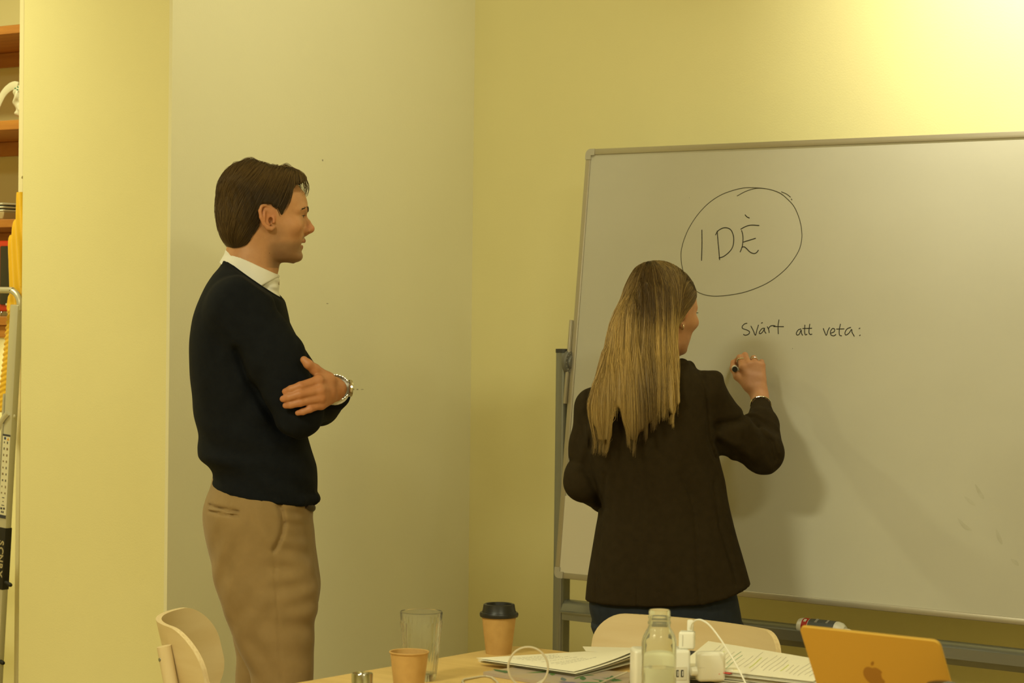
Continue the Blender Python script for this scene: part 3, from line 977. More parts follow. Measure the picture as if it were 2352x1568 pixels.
# looped grey cable on the papers
DC = 4.33
cc = at(1213, 1533, DC)
ring = []
for k in range(0, 27):
    a = math.radians(-75 + k * 15.2)
    ring.append(cc + AV * (0.0375 * math.cos(a)) + np.array((0, 0, 1.0)) * (0.0385 * math.sin(a)) + BV * (0.010 * k / 27))
zlow = ZT + 0.0025
a0 = [np.array((*onz(1440, 1541, ZT + 0.02)[:2], ZT + 0.018)), np.array((*onz(1405, 1560, ZT + 0.01)[:2], ZT + 0.012)), np.array((*(cc + AV * .06 - BV * .02)[:2], ZT + 0.013))]
a1 = [np.array((*(cc - AV * 0.03 + BV * 0.01)[:2], zlow + 0.008)), np.array((*onz(1130, 1558, ZT)[:2], zlow)), np.array((*onz(1080, 1560, ZT)[:2], zlow)), np.array((*onz(1062, 1568, ZT)[:2], zlow)), np.array((*onz(1090, 1590, ZT)[:2], zlow))]
low = min(p[2] for p in ring)
o = MB().tube(crom(a0 + ring + a1, 4), 0.0021, 8).build('looped_cable', mat('warm_grey_cable', (0.52, 0.46, 0.33), 0.4), loc=(cc[0], cc[1], ZT))
tag(o, 'pale grey cable standing up in a loop on the table beside the magazine', 'cable')
# ------------------------------------------------------------------ distance-field modelling for bodies and clothes
def smin(a, b, k):
    if k <= 0: return np.minimum(a, b)
    h = np.maximum(k - np.abs(a - b), 0) / k
    return np.minimum(a, b) - h * h * k * 0.25


def smax(a, b, k):
    return -smin(-a, -b, k)


def axis(segs):
    """segs: [(x0,x1,step),...] contiguous -> coordinates"""
    out = []
    for (a, b, st) in segs:
        n = max(1, int(round((b - a) / st)))
        out += list(a + (b - a) * np.arange(n) / n)
    out.append(segs[-1][1])
    return np.array(out, np.float32)


class Field:
    def __init__(s, xs, ys, zs):
        s.x, s.y, s.z = xs, ys, zs
        s.D = np.full((len(xs), len(ys), len(zs)), 0.3, np.float32)

    def sub(s, lo, hi):
        r = []
        for ax, a, b in zip((s.x, s.y, s.z), lo, hi):
            i, j = np.searchsorted(ax, a), np.searchsorted(ax, b)
            r.append(slice(max(i - 1, 0), min(j + 1, len(ax))))
        return tuple(r)

    def _eval(s, prim, k, M, pad):
        fn, lo, hi = prim
        lo, hi = np.array(lo, float) - pad, np.array(hi, float) + pad
        if M is not None:
            R, o = M
            c = np.array([[x, y, z] for x in (lo[0], hi[0]) for y in (lo[1], hi[1]) for z in (lo[2], hi[2])]) @ R.T + o
            wlo, whi = c.min(0), c.max(0)
        else:
            wlo, whi = lo, hi
        sl = s.sub(wlo, whi)
        X, Y, Z = s.x[sl[0]][:, None, None], s.y[sl[1]][None, :, None], s.z[sl[2]][None, None, :]
        if X.size == 0 or Y.size == 0 or Z.size == 0: return None, None
        if M is not None:
            dx, dy, dz = X - o[0], Y - o[1], Z - o[2]
            X, Y, Z = (R[0, i] * dx + R[1, i] * dy + R[2, i] * dz for i in range(3))
        return sl, fn(X, Y, Z)

    def add(s, prim, k=0.0, M=None):
        sl, d = s._eval(prim, k, M, k + 0.025)
        if sl is not None: s.D[sl] = smin(s.D[sl], d, k)
        return s

    def cut(s, prim, k=0.0, M=None):
        sl, d = s._eval(prim, k, M, k + 0.004)
        if sl is not None: s.D[sl] = smax(s.D[sl], -d, k)
        return s

    def keep(s, fn, k=0.0):
        X, Y, Z = s.x[:, None, None], s.y[None, :, None], s.z[None, None, :]
        s.D = smax(s.D, np.broadcast_to(fn(X, Y, Z), s.D.shape).astype(np.float32), k)
        return s

    def chain(s, pts, rs, k=0.01, M=None):
        for i in range(len(pts) - 1):
            s.add(cone(pts[i], rs[i], pts[i + 1], rs[i + 1]), k if i else k, M)
        return s

    def disp(s, fn, lo, hi):
        sl = s.sub(lo, hi)
        X, Y, Z = s.x[sl[0]][:, None, None], s.y[sl[1]][None, :, None], s.z[sl[2]][None, None, :]
        s.D[sl] = s.D[sl] + fn(X, Y, Z)
        return s

    def fold(s, p0, direc, wl, sig, amp, phase=0.0):
        p0 = np.asarray(p0, float)
        d = np.asarray(direc, float); d = d / np.linalg.norm(d)
        sig = np.asarray(sig if not np.isscalar(sig) else (sig,) * 3, float)

        def fn(X, Y, Z):
            u = (X - p0[0]) * d[0] + (Y - p0[1]) * d[1] + (Z - p0[2]) * d[2]
            g = np.exp(-((X - p0[0]) / sig[0]) ** 2 - ((Y - p0[1]) / sig[1]) ** 2 - ((Z - p0[2]) / sig[2]) ** 2)
            return (amp * np.cos(2 * math.pi * u / wl + phase) * g).astype(np.float32)
        return s.disp(fn, p0 - 2.2 * sig, p0 + 2.2 * sig)

    def groove(s, pts, width, depth, lo, hi, axes=(0, 2), sign=1):
        """crease along a polyline given in two of the axes, pressed in within the box lo..hi"""
        P = np.array(pts, float)

        def fn(X, Y, Z):
            C = (X, Y, Z)
            U, V = C[axes[0]], C[axes[1]]
            best = None
            for i in range(len(P) - 1):
                a, b = P[i], P[i + 1]
                e = b - a
                t = np.clip(((U - a[0]) * e[0] + (V - a[1]) * e[1]) / (e @ e), 0, 1)
                q = (U - a[0] - t * e[0]) ** 2 + (V - a[1] - t * e[1]) ** 2
                best = q if best is None else np.minimum(best, q)
            return (sign * depth * np.exp(-best / width ** 2)).astype(np.float32) + 0 * (X + Y + Z)
        return s.disp(fn, lo, hi)

    # --- surface nets
    def mesh(s):
        D = s.D
        S = D < 0
        nx, ny, nz = D.shape
        cs = np.zeros((nx - 1, ny - 1, nz - 1), np.int8)
        for i in (0, 1):
            for j in (0, 1):
                for k in (0, 1):
                    cs += S[i:nx - 1 + i, j:ny - 1 + j, k:nz - 1 + k]
        I, J, K = np.nonzero((cs > 0) & (cs < 8))
        del cs
        idx = np.full((nx - 1, ny - 1, nz - 1), -1, np.int32)
        idx[I, J, K] = np.arange(len(I))
        acc = np.zeros((len(I), 3)); cnt = np.zeros(len(I))
        ax = (s.x.astype(float), s.y.astype(float), s.z.astype(float))
        for d in range(3):
            o1, o2 = [q for q in range(3) if q != d]
            for p in (0, 1):
                for q in (0, 1):
                    off = [0, 0, 0]; off[o1] = p; off[o2] = q
                    A = (I + off[0], J + off[1], K + off[2])
                    off2 = list(off); off2[d] = 1
                    B = (I + off2[0], J + off2[1], K + off2[2])
                    a, b = D[A].astype(float), D[B].astype(float)
                    m = (a < 0) != (b < 0)
                    t = a[m] / (a[m] - b[m])
                    pos = np.zeros((m.sum(), 3))
                    for c in range(3):
                        pa, pb = ax[c][A[c][m]], ax[c][B[c][m]]
                        pos[:, c] = pa + (pb - pa) * t
                    acc[m] += pos; cnt[m] += 1
        V = acc / cnt[:, None]
        quads = []
        for d in range(3):
            o1, o2 = (d + 1) % 3, (d + 2) % 3
            sl0 = [slice(None)] * 3; sl1 = [slice(None)] * 3
            sl0[d] = slice(0, -1); sl1[d] = slice(1, None)
            for o in (o1, o2):
                sl0[o] = slice(1, -1); sl1[o] = slice(1, -1)
            a, b = S[tuple(sl0)], S[tuple(sl1)]
            for flip in (0, 1):
                E = np.array(np.nonzero((a & ~b) if not flip else (~a & b)))
                if E.shape[1] == 0: continue
                E[o1] += 1; E[o2] += 1
                cells = []
                for (p, q) in ((0, 0), (1, 0), (1, 1), (0, 1)):
                    c = [None] * 3
                    c[d] = E[d]; c[o1] = E[o1] - 1 + p; c[o2] = E[o2] - 1 + q
                    cells.append(idx[c[0], c[1], c[2]])
                q = np.stack(cells, 1)
                quads.append(q if not flip else q[:, ::-1])
        return V, np.concatenate(quads)

    def sample(s, P):
        r = []
        for c, ax in enumerate((s.x, s.y, s.z)):
            i = np.clip(np.searchsorted(ax, P[:, c]) - 1, 0, len(ax) - 2)
            t = np.clip((P[:, c] - ax[i]) / (ax[i + 1] - ax[i]), 0, 1)
            r.append((i, t))
        (i, u), (j, v), (k, w) = r
        D = s.D
        out = 0
        for a in (0, 1):
            for b in (0, 1):
                for c in (0, 1):
                    out = out + D[i + a, j + b, k + c] * (u if a else 1 - u) * (v if b else 1 - v) * (w if c else 1 - w)
        return out

    def grad(s, P, e=0.004):
        g = np.zeros_like(P)
        for c in range(3):
            d = np.zeros(3); d[c] = e
            g[:, c] = s.sample(P + d) - s.sample(P - d)
        return g / (np.linalg.norm(g, axis=1)[:, None] + 1e-9)


def cone(p1, r1, p2, r2):
    p1, p2 = np.asarray(p1, float), np.asarray(p2, float)
    e = p2 - p1
    L = float(e @ e) + 1e-12

    def fn(X, Y, Z):
        dx, dy, dz = X - p1[0], Y - p1[1], Z - p1[2]
        t = np.clip((dx * e[0] + dy * e[1] + dz * e[2]) / L, 0, 1)
        return np.sqrt((dx - t * e[0]) ** 2 + (dy - t * e[1]) ** 2 + (dz - t * e[2]) ** 2) - (r1 + (r2 - r1) * t)
    R = max(r1, r2)
    return fn, np.minimum(p1, p2) - R, np.maximum(p1, p2) + R


def ell(c, r, rot=None):
    c, r = np.asarray(c, float), np.asarray(r if not np.isscalar(r) else (r,) * 3, float)
    R = np.array(Euler(rot).to_matrix()) if rot is not None else np.eye(3)

    def fn(X, Y, Z):
        dx, dy, dz = X - c[0], Y - c[1], Z - c[2]
        if rot is not None:
            dx, dy, dz = (R[0, i] * dx + R[1, i] * dy + R[2, i] * dz for i in range(3))
        k0 = np.sqrt((dx / r[0]) ** 2 + (dy / r[1]) ** 2 + (dz / r[2]) ** 2)
        k1 = np.sqrt((dx / r[0] ** 2) ** 2 + (dy / r[1] ** 2) ** 2 + (dz / r[2] ** 2) ** 2) + 1e-9
        return k0 * (k0 - 1) / k1
    m = r.max() if rot is not None else r
    return fn, c - m, c + m


def cinterp(z, zs, vs):
    """smooth (monotone-ish cubic) interpolation; zs ascending"""
    zs, vs = np.asarray(zs, float), np.asarray(vs, float)
    m = np.gradient(vs, zs)
    z = np.clip(z, zs[0], zs[-1])
    i = np.clip(np.searchsorted(zs, z) - 1, 0, len(zs) - 2)
    h = zs[i + 1] - zs[i]
    t = (z - zs[i]) / h
    return ((2 * t ** 3 - 3 * t ** 2 + 1) * vs[i] + (t ** 3 - 2 * t ** 2 + t) * h * m[i] + (-2 * t ** 3 + 3 * t ** 2) * vs[i + 1] + (t ** 3 - t ** 2) * h * m[i + 1])


def loft(rows, n=2.3):
    """rows: (z, x0, x1, y0, y1) stacked ellipse-like sections"""
    rows = sorted(rows)
    A = np.array([r[:5] for r in rows], float)
    z0, z1 = A[0, 0], A[-1, 0]

    def fn(X, Y, Z):
        zf = np.asarray(Z, float)
        x0, x1, y0, y1 = (cinterp(zf, A[:, 0], A[:, c]) for c in (1, 2, 3, 4))
        cx, rx, cy, ry = (x0 + x1) / 2, (x1 - x0) / 2, (y0 + y1) / 2, (y1 - y0) / 2
        rx, ry = np.maximum(rx, 1e-3), np.maximum(ry, 1e-3)
        u, v = np.abs(X - cx) / rx, np.abs(Y - cy) / ry
        g = (u ** n + v ** n) ** (1 / n)
        d = (g - 1) * np.minimum(rx, ry)
        return np.maximum(d, np.maximum(Z - z1, z0 - Z))
    return fn, (A[:, 1].min(), A[:, 3].min(), z0), (A[:, 2].max(), A[:, 4].max(), z1)


def poly2d(pts):
    """signed distance to a closed polygon (negative inside), vectorised in two arrays"""
    P = np.array(pts, float)

    def f(U, V):
        best, ins = None, None
        n = len(P)
        for i in range(n):
            a, b = P[i], P[(i + 1) % n]
            e = b - a
            t = np.clip(((U - a[0]) * e[0] + (V - a[1]) * e[1]) / (e @ e + 1e-12), 0, 1)
            q = (U - a[0] - t * e[0]) ** 2 + (V - a[1] - t * e[1]) ** 2
            best = q if best is None else np.minimum(best, q)
            c = ((a[1] > V) != (b[1] > V)) & (U < (b[0] - a[0]) * (V - a[1]) / (b[1] - a[1] + 1e-12) + a[0])
            ins = c if ins is None else ins ^ c
        return np.where(ins, -1, 1) * np.sqrt(best)
    return f


def mesh_obj(name, V, Q, m, parent=None, col=None, smooth=True):
    me = bpy.data.meshes.new(name)
    V = np.asarray(V, np.float32)
    Q = np.asarray(Q, np.int32)
    nq, kq = Q.shape
    me.vertices.add(len(V)); me.vertices.foreach_set('co', V.ravel())
    me.loops.add(nq * kq); me.loops.foreach_set('vertex_index', Q.ravel())
    me.polygons.add(nq)
    me.polygons.foreach_set('loop_start', np.arange(0, nq * kq, kq, dtype=np.int32))
    me.polygons.foreach_set('loop_total', np.full(nq, kq, np.int32))
    me.polygons.foreach_set('use_smooth', np.full(nq, smooth))
    me.update(calc_edges=True)
    if col is not None:
        a = me.color_attributes.new('Col', 'FLOAT_COLOR', 'POINT')
        c4 = np.ones((len(V), 4), np.float32); c4[:, :3] = col
        a.data.foreach_set('color', c4.ravel())
    me.materials.append(m)
    o = bpy.data.objects.new(name, me)
    return link(o, parent)


def largest(V, Q):
    """drop small stray islands"""
    n = len(V)
    lab = np.arange(n)
    for _ in range(400):
        m = lab[Q].min(1)
        new = lab.copy()
        for c in range(Q.shape[1]):
            np.minimum.at(new, Q[:, c], m)
        new = new[new]
        if (new == lab).all(): break
        lab = new
    u, c = np.unique(lab, return_counts=True)
    big = u[c.argmax()]
    keepv = lab == big
    mp = np.cumsum(keepv) - 1
    q = Q[keepv[Q[:, 0]]]
    return V[keepv], mp[q]


def strands_mesh(paths, radius, cols, nside=3, taper=(0.6, 1.0, 0.15)):
    """paths (n,m,3) -> tube verts and quads, colours per strand (n,m,3)"""
    n, m, _ = paths.shape
    T = np.gradient(paths, axis=1)
    T /= np.linalg.norm(T, axis=2)[..., None] + 1e-9
    ref = np.zeros_like(T); ref[..., 1] = 1.0
    ref[np.abs(T[..., 1]) > 0.9] = (1, 0, 0)
    N = np.cross(T, ref); N /= np.linalg.norm(N, axis=2)[..., None] + 1e-9
    B = np.cross(T, N)
    s = np.linspace(0, 1, m)
    r = np.interp(s, (0, 0.35, 1), taper)[None, :, None] * np.asarray(radius).reshape(-1, 1, 1)
    V = []
    for k in range(nside):
        a = 2 * math.pi * k / nside
        V.append(paths + r * (N * math.cos(a) + B * math.sin(a)))
    V = np.stack(V, 2).reshape(-1, 3)                       # n,m,side
    base = (np.arange(n)[:, None, None] * m + np.arange(m - 1)[None, :, None]) * nside
    k = np.arange(nside)[None, None, :]
    k2 = (k + 1) % nside
    Q = np.stack((base + k, base + k2, base + nside + k2, base + nside + k), -1).reshape(-1, 4)
    C = np.repeat(cols, nside, axis=1).reshape(-1, 3)
    return V, Q, C


def trace(Fd, P, dirf, steps, step, lift, free=True):
    """walk points over a field's surface along dirf(P, s)"""
    out = []
    P = P.copy()
    for i in range(steps):
        d = Fd.sample(P)
        g = Fd.grad(P)
        fall = (g[:, 2] < -0.35) & (d > -0.004) & free
        P = P - g * (np.clip(d - lift, -0.01, 0.01) * ~fall)[:, None]
        out.append(P.copy())
        t = dirf(P, i / steps)
        t = t - g * ((t * g).sum(1) * 0.97 * ~fall)[:, None]
        t /= np.linalg.norm(t, axis=1)[:, None] + 1e-9
        P = P + t * step
    return np.stack(out, 1)


class Person:
    """frame whose x runs to the camera's right, y away from it, z up; origin on the floor"""

    def __init__(s, px, D):
        p = at(px, 700, D)
        s.o = np.array((p[0], p[1], 0.0))

    def at(s, px, py, b=0.0):
        r = ray(px, py)
        t = (np.dot(s.o - CAM, BV) + b) / np.dot(r, BV)
        w = CAM + r * t - s.o
        return np.array((w @ AV, w @ BV, w[2]))


def sm01(x, a, b):
    t = np.clip((x - a) / (b - a), 0, 1)
    return t * t * (3 - 2 * t)


def build_head(Fd, M, s=1.0, female=False, sd=1):
    """face and skull in head space: x forward, y left, z up, origin between the ears (man-sized metres times s)"""
    def S(p): return tuple(np.asarray(p, float) * s)

    def add(prim, k): Fd.add(prim, k * s, M)

    def cut(prim, k): Fd.cut(prim, k * s, M)
    C = lambda p1, r1, p2, r2: cone(S(p1), r1 * s, S(p2), r2 * s)
    E = lambda c, r, rot=None: ell(S(c), S(r) if not np.isscalar(r) else r * s, rot)
    jw = 0.93 if female else 1.0
    add(E((-0.006, 0, 0.036), (0.099, 0.0765, 0.0865)), 0.0)
    rows = [(.060, .0840, -.04, .067), (.045, .0905, -.04, .069), (.030, .0930, -.04, .069), (.014, .0868, -.04, .068), (-.004, .0875, -.04, .0672),
            (-.020, .0885, -.036, .0655), (-.035, .0895, -.03, .0625), (-.050, .0875, -.026, .059), (-.062, .0835, -.02, .0555), (-.075, .0805, -.012, .0495),
            (-.086, .0800, .000, .041), (-.095, .0750, .014, .030), (-.101, .0640, .030, .017)]
    rr = [(z * s, x1 * s, x0 * s, -w * s * (jw if z < -.03 else 1), w * s * (jw if z < -.03 else 1)) for (z, x0, x1, w) in rows]
    add(loft(rr, 2.25), 0.022)
    # neck
    add(C((-0.030, 0, -0.02), 0.054 * (0.86 if female else 1), (-0.052, 0, -0.165), 0.060 * (0.86 if female else 1)), 0.020)
    if not female:
        for y in (-1, 1):
            add(C((-0.035, y * .045, -.03), .016, (0.012, y * .018, -.155), .012), .02)
        add(E((.018, 0, -.115), (.010, .010, .014)), .012)
    for y in (-1, 1):
        cut(E((.0945, y * .031, .0105), (.0115, .0175, .0105)), .012)
        add(E((.0735, y * .031, .0105), .0140), .003)
        cut(E((.0875, y * .0315, .0085), (.0060, .0125, .0030)), .0015)
        add(E((.060, y * .049, -.014), (.022, .017, .016)), .022)
        add(C((.0890, y * .010, .0225), .0060, (.0845, y * .034, .0285), .0062), .012)
        add(C((.0845, y * .034, .0285), .0062, (.0690, y * .054, .022), .0055), .012)
    # nose
    add(C((.0800, 0, .010), .0085, (.0865, 0, -.020), .0135), .008)
    add(C((.0865, 0, .013), .0060, (.0985, 0, -.005), .0064), .008)
    add(C((.0985, 0, -.005), .0064, (.1060, 0, -.0185), .0092), .006)
    add(C((.1055, 0, -.021), .0078, (.0920, 0, -.0315), .0065), .005)
    for y in (-1, 1):
        add(E((.0950, y * .0115, -.0250), (.0100, .0066, .0072)), .004)
    for y in (-1, 1):
        cut(E((.1005, y * .0105, -.0300), (.0058, .0048, .0030), (0, .35, 0)), .0015)
    # mouth
    cx = -0.001
    for y in (-1, 1):
        add(C((.0890 + cx, 0, -.0485), .0058, (.0835 + cx, y * .012, -.0500), .0048), .004)
        add(C((.0835 + cx, y * .012, -.0500), .0048, (.0735 + cx, y * .0235, -.0545), .0022), .004)
        add(C((.0825 + cx, 0, -.0635), .0064, (.0785 + cx, y * .011, -.0625), .0056), .004)
        add(C((.0785 + cx, y * .011, -.0625), .0056, (.0725 + cx, y * .022, -.0570), .0022), .004)
    cut(E((.0900, 0, -.0562), (.0165, .0225, .0025)), .0015)
    add(E((.0715, 0, -.0865), (.0155, .020, .0130)), .014)
    # ears
    hp = [(.0045, .026), (-.006, .0325), (-.0165, .0295), (-.020, .018), (-.0175, .003), (-.010, -.0125), (-.001, -.0215), (.008, -.0235), (.0135, -.0195)]
    hy = [.0755, .0795, .0835, .0855, .0850, .0820, .0785, .0760, .0735]
    es = 0.86 if female else 1.0
    for y in (-es, es):
        add(E((-.004, y * .0755, .003), (.015, .0050, .024), (0, 0, y * -.30)), .004)
        cut(E((.0000, y * .0850, .004), (.0098, .0092, .0185), (0, 0, y * -.30)), .002)
        P = [S((a, y * b, c)) for (a, c), b in zip(hp, hy)]
        R = [.0030, .0036, .0040, .0042, .0042, .0044, .0052, .0056, .0045]
        for i in range(len(P) - 1):
            add(cone(P[i], R[i] * s, P[i + 1], R[i + 1] * s), .0022)
        add(C((-.0085, y * .081, .017), .0026, (-.0095, y * .0815, -.004), .0030), .003)
        add(C((.0125, y * .0745, .003), .0035, (.0130, y * .0750, -.007), .0042), .004)
        cut(E((.0062, y * .0770, -.0035), (.0050, .0170, .0078)), .0015)


def add_eyes(parent, o, R, s):
    M_e = mat('eye_white', (0.72, 0.66, 0.55), 0.15)
    M_i = mat('iris', (0.035, 0.045, 0.045), 0.1)
    for y in (-1, 1):
        c = np.array((.0738, y * .031, .0100)) * s
        e = MB().lathe([(0, -.0125 * s)] + [(.0125 * s * math.cos(a), .0125 * s * math.sin(a)) for a in np.linspace(-1.5, 1.5, 12)] + [(0, .0125 * s)], 20)
        e.v = [tuple(R @ (np.array(p) + c) + o) for p in e.v]
        eo = e.build('eye', M_e, parent)
        q = MB().lathe([(.0062 * s, .01085 * s), (.0055 * s, .0118 * s), (.003 * s, .0126 * s), (0, .0128 * s)], 20, M=Matrix.Rotation(math.pi / 2, 3, 'Y'))
        q.v = [tuple(R @ (np.array(p) + c) + o) for p in q.v]
        q.build('iris', M_i, eo)


def add_brows(parent, o, R, s, col, thick=1.0, lashes=True, lash=1.0):
    mb = MB(); rnd = random.Random(5)
    base = [(.0974, .010, .0215), (.0970, .020, .0265), (.0940, .034, .0302), (.0852, .047, .0278), (.0762, .055, .0232)]
    for y in (-1, 1):
        cur = crom([np.array((p[0], y * p[1], p[2])) for p in base], 12)
        for k in range(120):
            u = rnd.uniform(0, 0.98)
            i = u * (len(cur) - 1); j = int(i)
            p = cur[j] + (cur[min(j + 1, len(cur) - 1)] - cur[j]) * (i - j)
            p = p + np.array((0.0003, 0, rnd.gauss(0, .0016 * (1.1 - 0.6 * u))))
            t = cur[min(j + 2, len(cur) - 1)] - cur[max(j - 1, 0)]; t /= np.linalg.norm(t)
            d = t * 0.006 + np.array((0.001, 0, 0.0012 * (1 - u)))
            pts = [R @ (q * s) + o for q in (p, p + d * 0.5 + np.array((0.0012, 0, 0)), p + d + np.array((0.0004, 0, 0)))]
            mb.tube(pts, [0.0006 * thick, 0.00055 * thick, 0.0001], 4)
    ob = mb.build('eyebrows', mat('brow_' + parent.name.replace('.', ''), col, 0.7), parent)
    ob['kind'] = 'stuff'
    if lashes:
        mb = MB()
        for y in (-1, 1):
            for k in range(22):
                a = -1.0 + 2.0 * k / 21
                p = np.array((.0865 - .004 * a * a - (0.003 if a > 0.4 else 0), y * (.0315 + .0125 * a), .0112 - .001 * a * a))
                d = np.array((.0075, y * .003 * a, .0006)) * lash
                pts = [R @ (q * s) + o for q in (p, p + d * .6 + np.array((0, 0, -.0008)), p + d)]
                mb.tube(pts, [.00045, .00035, .0001], 3)
        ob = mb.build('eyelashes', mat('lash_dark', (0.02, 0.015, 0.01), 0.7), parent)
        ob['kind'] = 'stuff'


def head_colour(V, o, R, s, skin, lip, stubble=None, flush=None):
    """skin tint per vertex: lips, stubble shadow, ears and nose a bit redder"""
    L = (V - o) @ R / s
    x, y, z = L.T
    col = np.tile(np.array(skin, float), (len(V), 1))

    def blend(w, c):
        nonlocal col
        col = col * (1 - w[:, None]) + np.array(c) * w[:, None]
    near = (np.abs(z) < .2) & (np.abs(y) < .12) & (np.abs(x) < .14)
    if flush is not None:
        w = np.exp(-((x - .104) / .014) ** 2 - (y / .016) ** 2 - ((z + .021) / .013) ** 2) * .75
        blend(np.where(near, w, 0), flush)
        w = (np.abs(y) > .073) * np.exp(-((z - .003) / .03) ** 2) * (x < .02) * .55
        blend(np.where(near, w, 0), flush)
        w = np.exp(-((x - .07) / .02) ** 2 - ((np.abs(y) - .045) / .02) ** 2 - ((z + .02) / .02) ** 2) * .30
        blend(np.where(near, w, 0), flush)
    if stubble is not None:
        edge = -.030 + .35 * np.clip(.03 - x, 0, .06)
        w = sm01(-z, .040, .064) * sm01(x, -.012, .020) * (z > -.115)
        w2 = np.exp(-((z + .042) / .006) ** 2) * sm01(x, .07, .085) * (np.abs(y) < .028)
        w3 = sm01(-z, -.002, .04) * np.exp(-((x - .022) / .02) ** 2) * (np.abs(y) > .05)
        w = np.clip(np.maximum(np.maximum(w, w2), w3 * .6), 0, 1) * (1 - np.exp(-((z + .07) / .006) ** 2 - (y / .02) ** 2) * .4)
        blend(np.where(near, w * .72, 0), stubble)
    zc = -.056
    lw = np.exp(-((np.abs(z - zc) - .0052) / .0055) ** 4) * (np.abs(y) < .0235) * (x > .073)
    lw *= np.clip(1.2 - (np.abs(z - zc) / (.0135 - .28 * np.abs(y))) ** 6, 0, 1)
    blend(np.where(near, np.clip(lw, 0, 1) * .85, 0), lip)
    return col
# ------------------------------------------------------------------ the standing man with folded arms
SKIN = (0.56, 0.285, 0.135)
M_skin = mat('skin', (1, 1, 1), 0.5, vcol='Col', col2=(0.93, 0.90, 0.88), nscale=60, sss=0.12, bump=0.03, bscale=350)
MAN = Person(600, 5.5)
man = thing('person', 'standing person in navy sweater and khaki trousers with folded arms, seen in profile', 'person', tuple(MAN.o), YAW)
mp = MAN.at


def fixmesh(V, Q):
    a, b, c = V[Q[:, 0]], V[Q[:, 1]], V[Q[:, 2]]
    if np.einsum('ij,ij->i', a, np.cross(b, c)).sum() < 0:
        Q = Q[:, ::-1]
    return V, Q


def hand(Fd, wrist, mcps, fingers, thumb, fr=1.0, wr=0.026):
    """wrist point, 4 knuckles, 4 finger joint lists (pip, dip, tip), thumb joint list"""
    W = np.asarray(wrist, float)
    for i, m in enumerate(mcps):
        w2 = W + (np.asarray(m) - W) * 0.12 + (np.asarray(m) - np.mean(mcps, 0)) * 0.35
        Fd.add(cone(w2, 0.0135 * fr, m, 0.0112 * fr), 0.012)
        for q in range(i):
            pass
    for i in range(3):
        a, b = np.asarray(mcps[i]), np.asarray(mcps[i + 1])
        Fd.add(cone((a + W) / 2, 0.0115 * fr, (b + W) / 2, 0.0115 * fr), 0.012)
    rad = [(.0100, .0090, .0082, .0070), (.0102, .0092, .0083, .0071), (.0097, .0087, .0079, .0067), (.0086, .0076, .0070, .0060)]
    for m, f, r in zip(mcps, fingers, rad):
        pts = [m] + list(f)
        for i in range(len(pts) - 1):
            Fd.add(cone(pts[i], r[i] * fr, pts[i + 1], r[i + 1] * fr), 0.0035 if i else 0.006)
    tr = (.0150, .0115, .0098, .0080)
    for i in range(len(thumb) - 1):
        Fd.add(cone(thumb[i], tr[i] * fr, thumb[i + 1], tr[i + 1] * fr), 0.010 if i == 0 else 0.005)
    Fd.add(cone(thumb[0], .013 * fr, np.asarray(mcps[0]) * .6 + W * .4, .011 * fr), .015)


# joints
H_o = mp(612, 505, 0.0)
ya = math.radians(9)
H_R = np.array([[math.cos(ya), -math.sin(ya), 0], [math.sin(ya), math.cos(ya), 0], [0, 0, 1]])
shN, shF = mp(553, 705, -0.165), mp(566, 703, 0.165)
elN, elF = mp(682, 950, -0.205), mp(733, 930, 0.085)
wrF = mp(772, 893, -0.185)
wrN = mp(742, 918, 0.03)
LH_m = [mp(731, 873, -.262), mp(735, 896, -.268), mp(737, 913, -.265), mp(738, 929, -.255)]
LH_f = [[mp(690, 886, -.288), mp(668, 894, -.290), mp(655, 899, -.287)],
        [mp(688, 905, -.292), mp(664, 912, -.293), mp(650, 916, -.290)],
        [mp(690, 924, -.287), mp(668, 929, -.288), mp(656, 931, -.285)],
        [mp(712, 939, -.277), mp(696, 945, -.279), mp(684, 948, -.277)]]
LH_t = [mp(752, 872, -.222), mp(723, 848, -.248), mp(708, 836, -.262), mp(698, 826, -.262)]

xs = axis([(-.36, -.16, .010), (-.16, .205, .0024), (.205, .34, .010)])
ys = axis([(-.315, -.175, .0024), (-.175, -.10, .006), (-.10, .10, .0024), (.10, .32, .009)])
zs = axis([(0, 1.17, .012), (1.17, 1.38, .0024), (1.38, 1.54, .006), (1.54, 1.83, .0024)])
B = Field(xs, ys, zs)
build_head(B, (H_R, H_o))
# trunk, arms and legs under the clothes
nk = mp(572, 640, 0)
B.add(cone(mp(584, 595), .054, nk, .057), .02)
nk2 = mp(556, 700, 0)
B.add(cone(nk, .056, nk2, .06), .02)
B.add(cone(nk2 + np.array((0, -.04, -.01)), .045, shN + np.array((0, .02, -.03)), .04), .02)
B.add(cone(nk2 + np.array((0, .04, -.01)), .045, shF + np.array((0, -.02, -.03)), .04), .02)
B.add(ell(mp(558, 840, 0), (.10, .14, .17)), .04)
B.add(ell(mp(580, 1040, 0), (.095, .135, .17)), .05)
B.add(ell(mp(598, 1200, 0), (.105, .145, .13)), .05)
for (s_, e_, w_) in ((shN, elN, wrN), (shF, elF, wrF)):
    B.add(cone(s_, .045, e_, .036), .02)
    B.add(cone(e_, .036, w_, .025), .012)
hand(B, wrF, LH_m, LH_f, LH_t, 1.08)
dN = np.array((-.02, .05, .012))
m0 = wrN + dN * 1.3
RHm = [m0 + np.array((0.004, 0.004, .020)), m0 + np.array((.002, .008, .006)), m0 + np.array((0, .006, -.008)), m0 + np.array((0, 0, -.020))]
RHf = [[m + np.array((-.012, .026, .010)), m + np.array((-.022, .042, .014)), m + np.array((-.030, .052, .016))] for m in RHm]
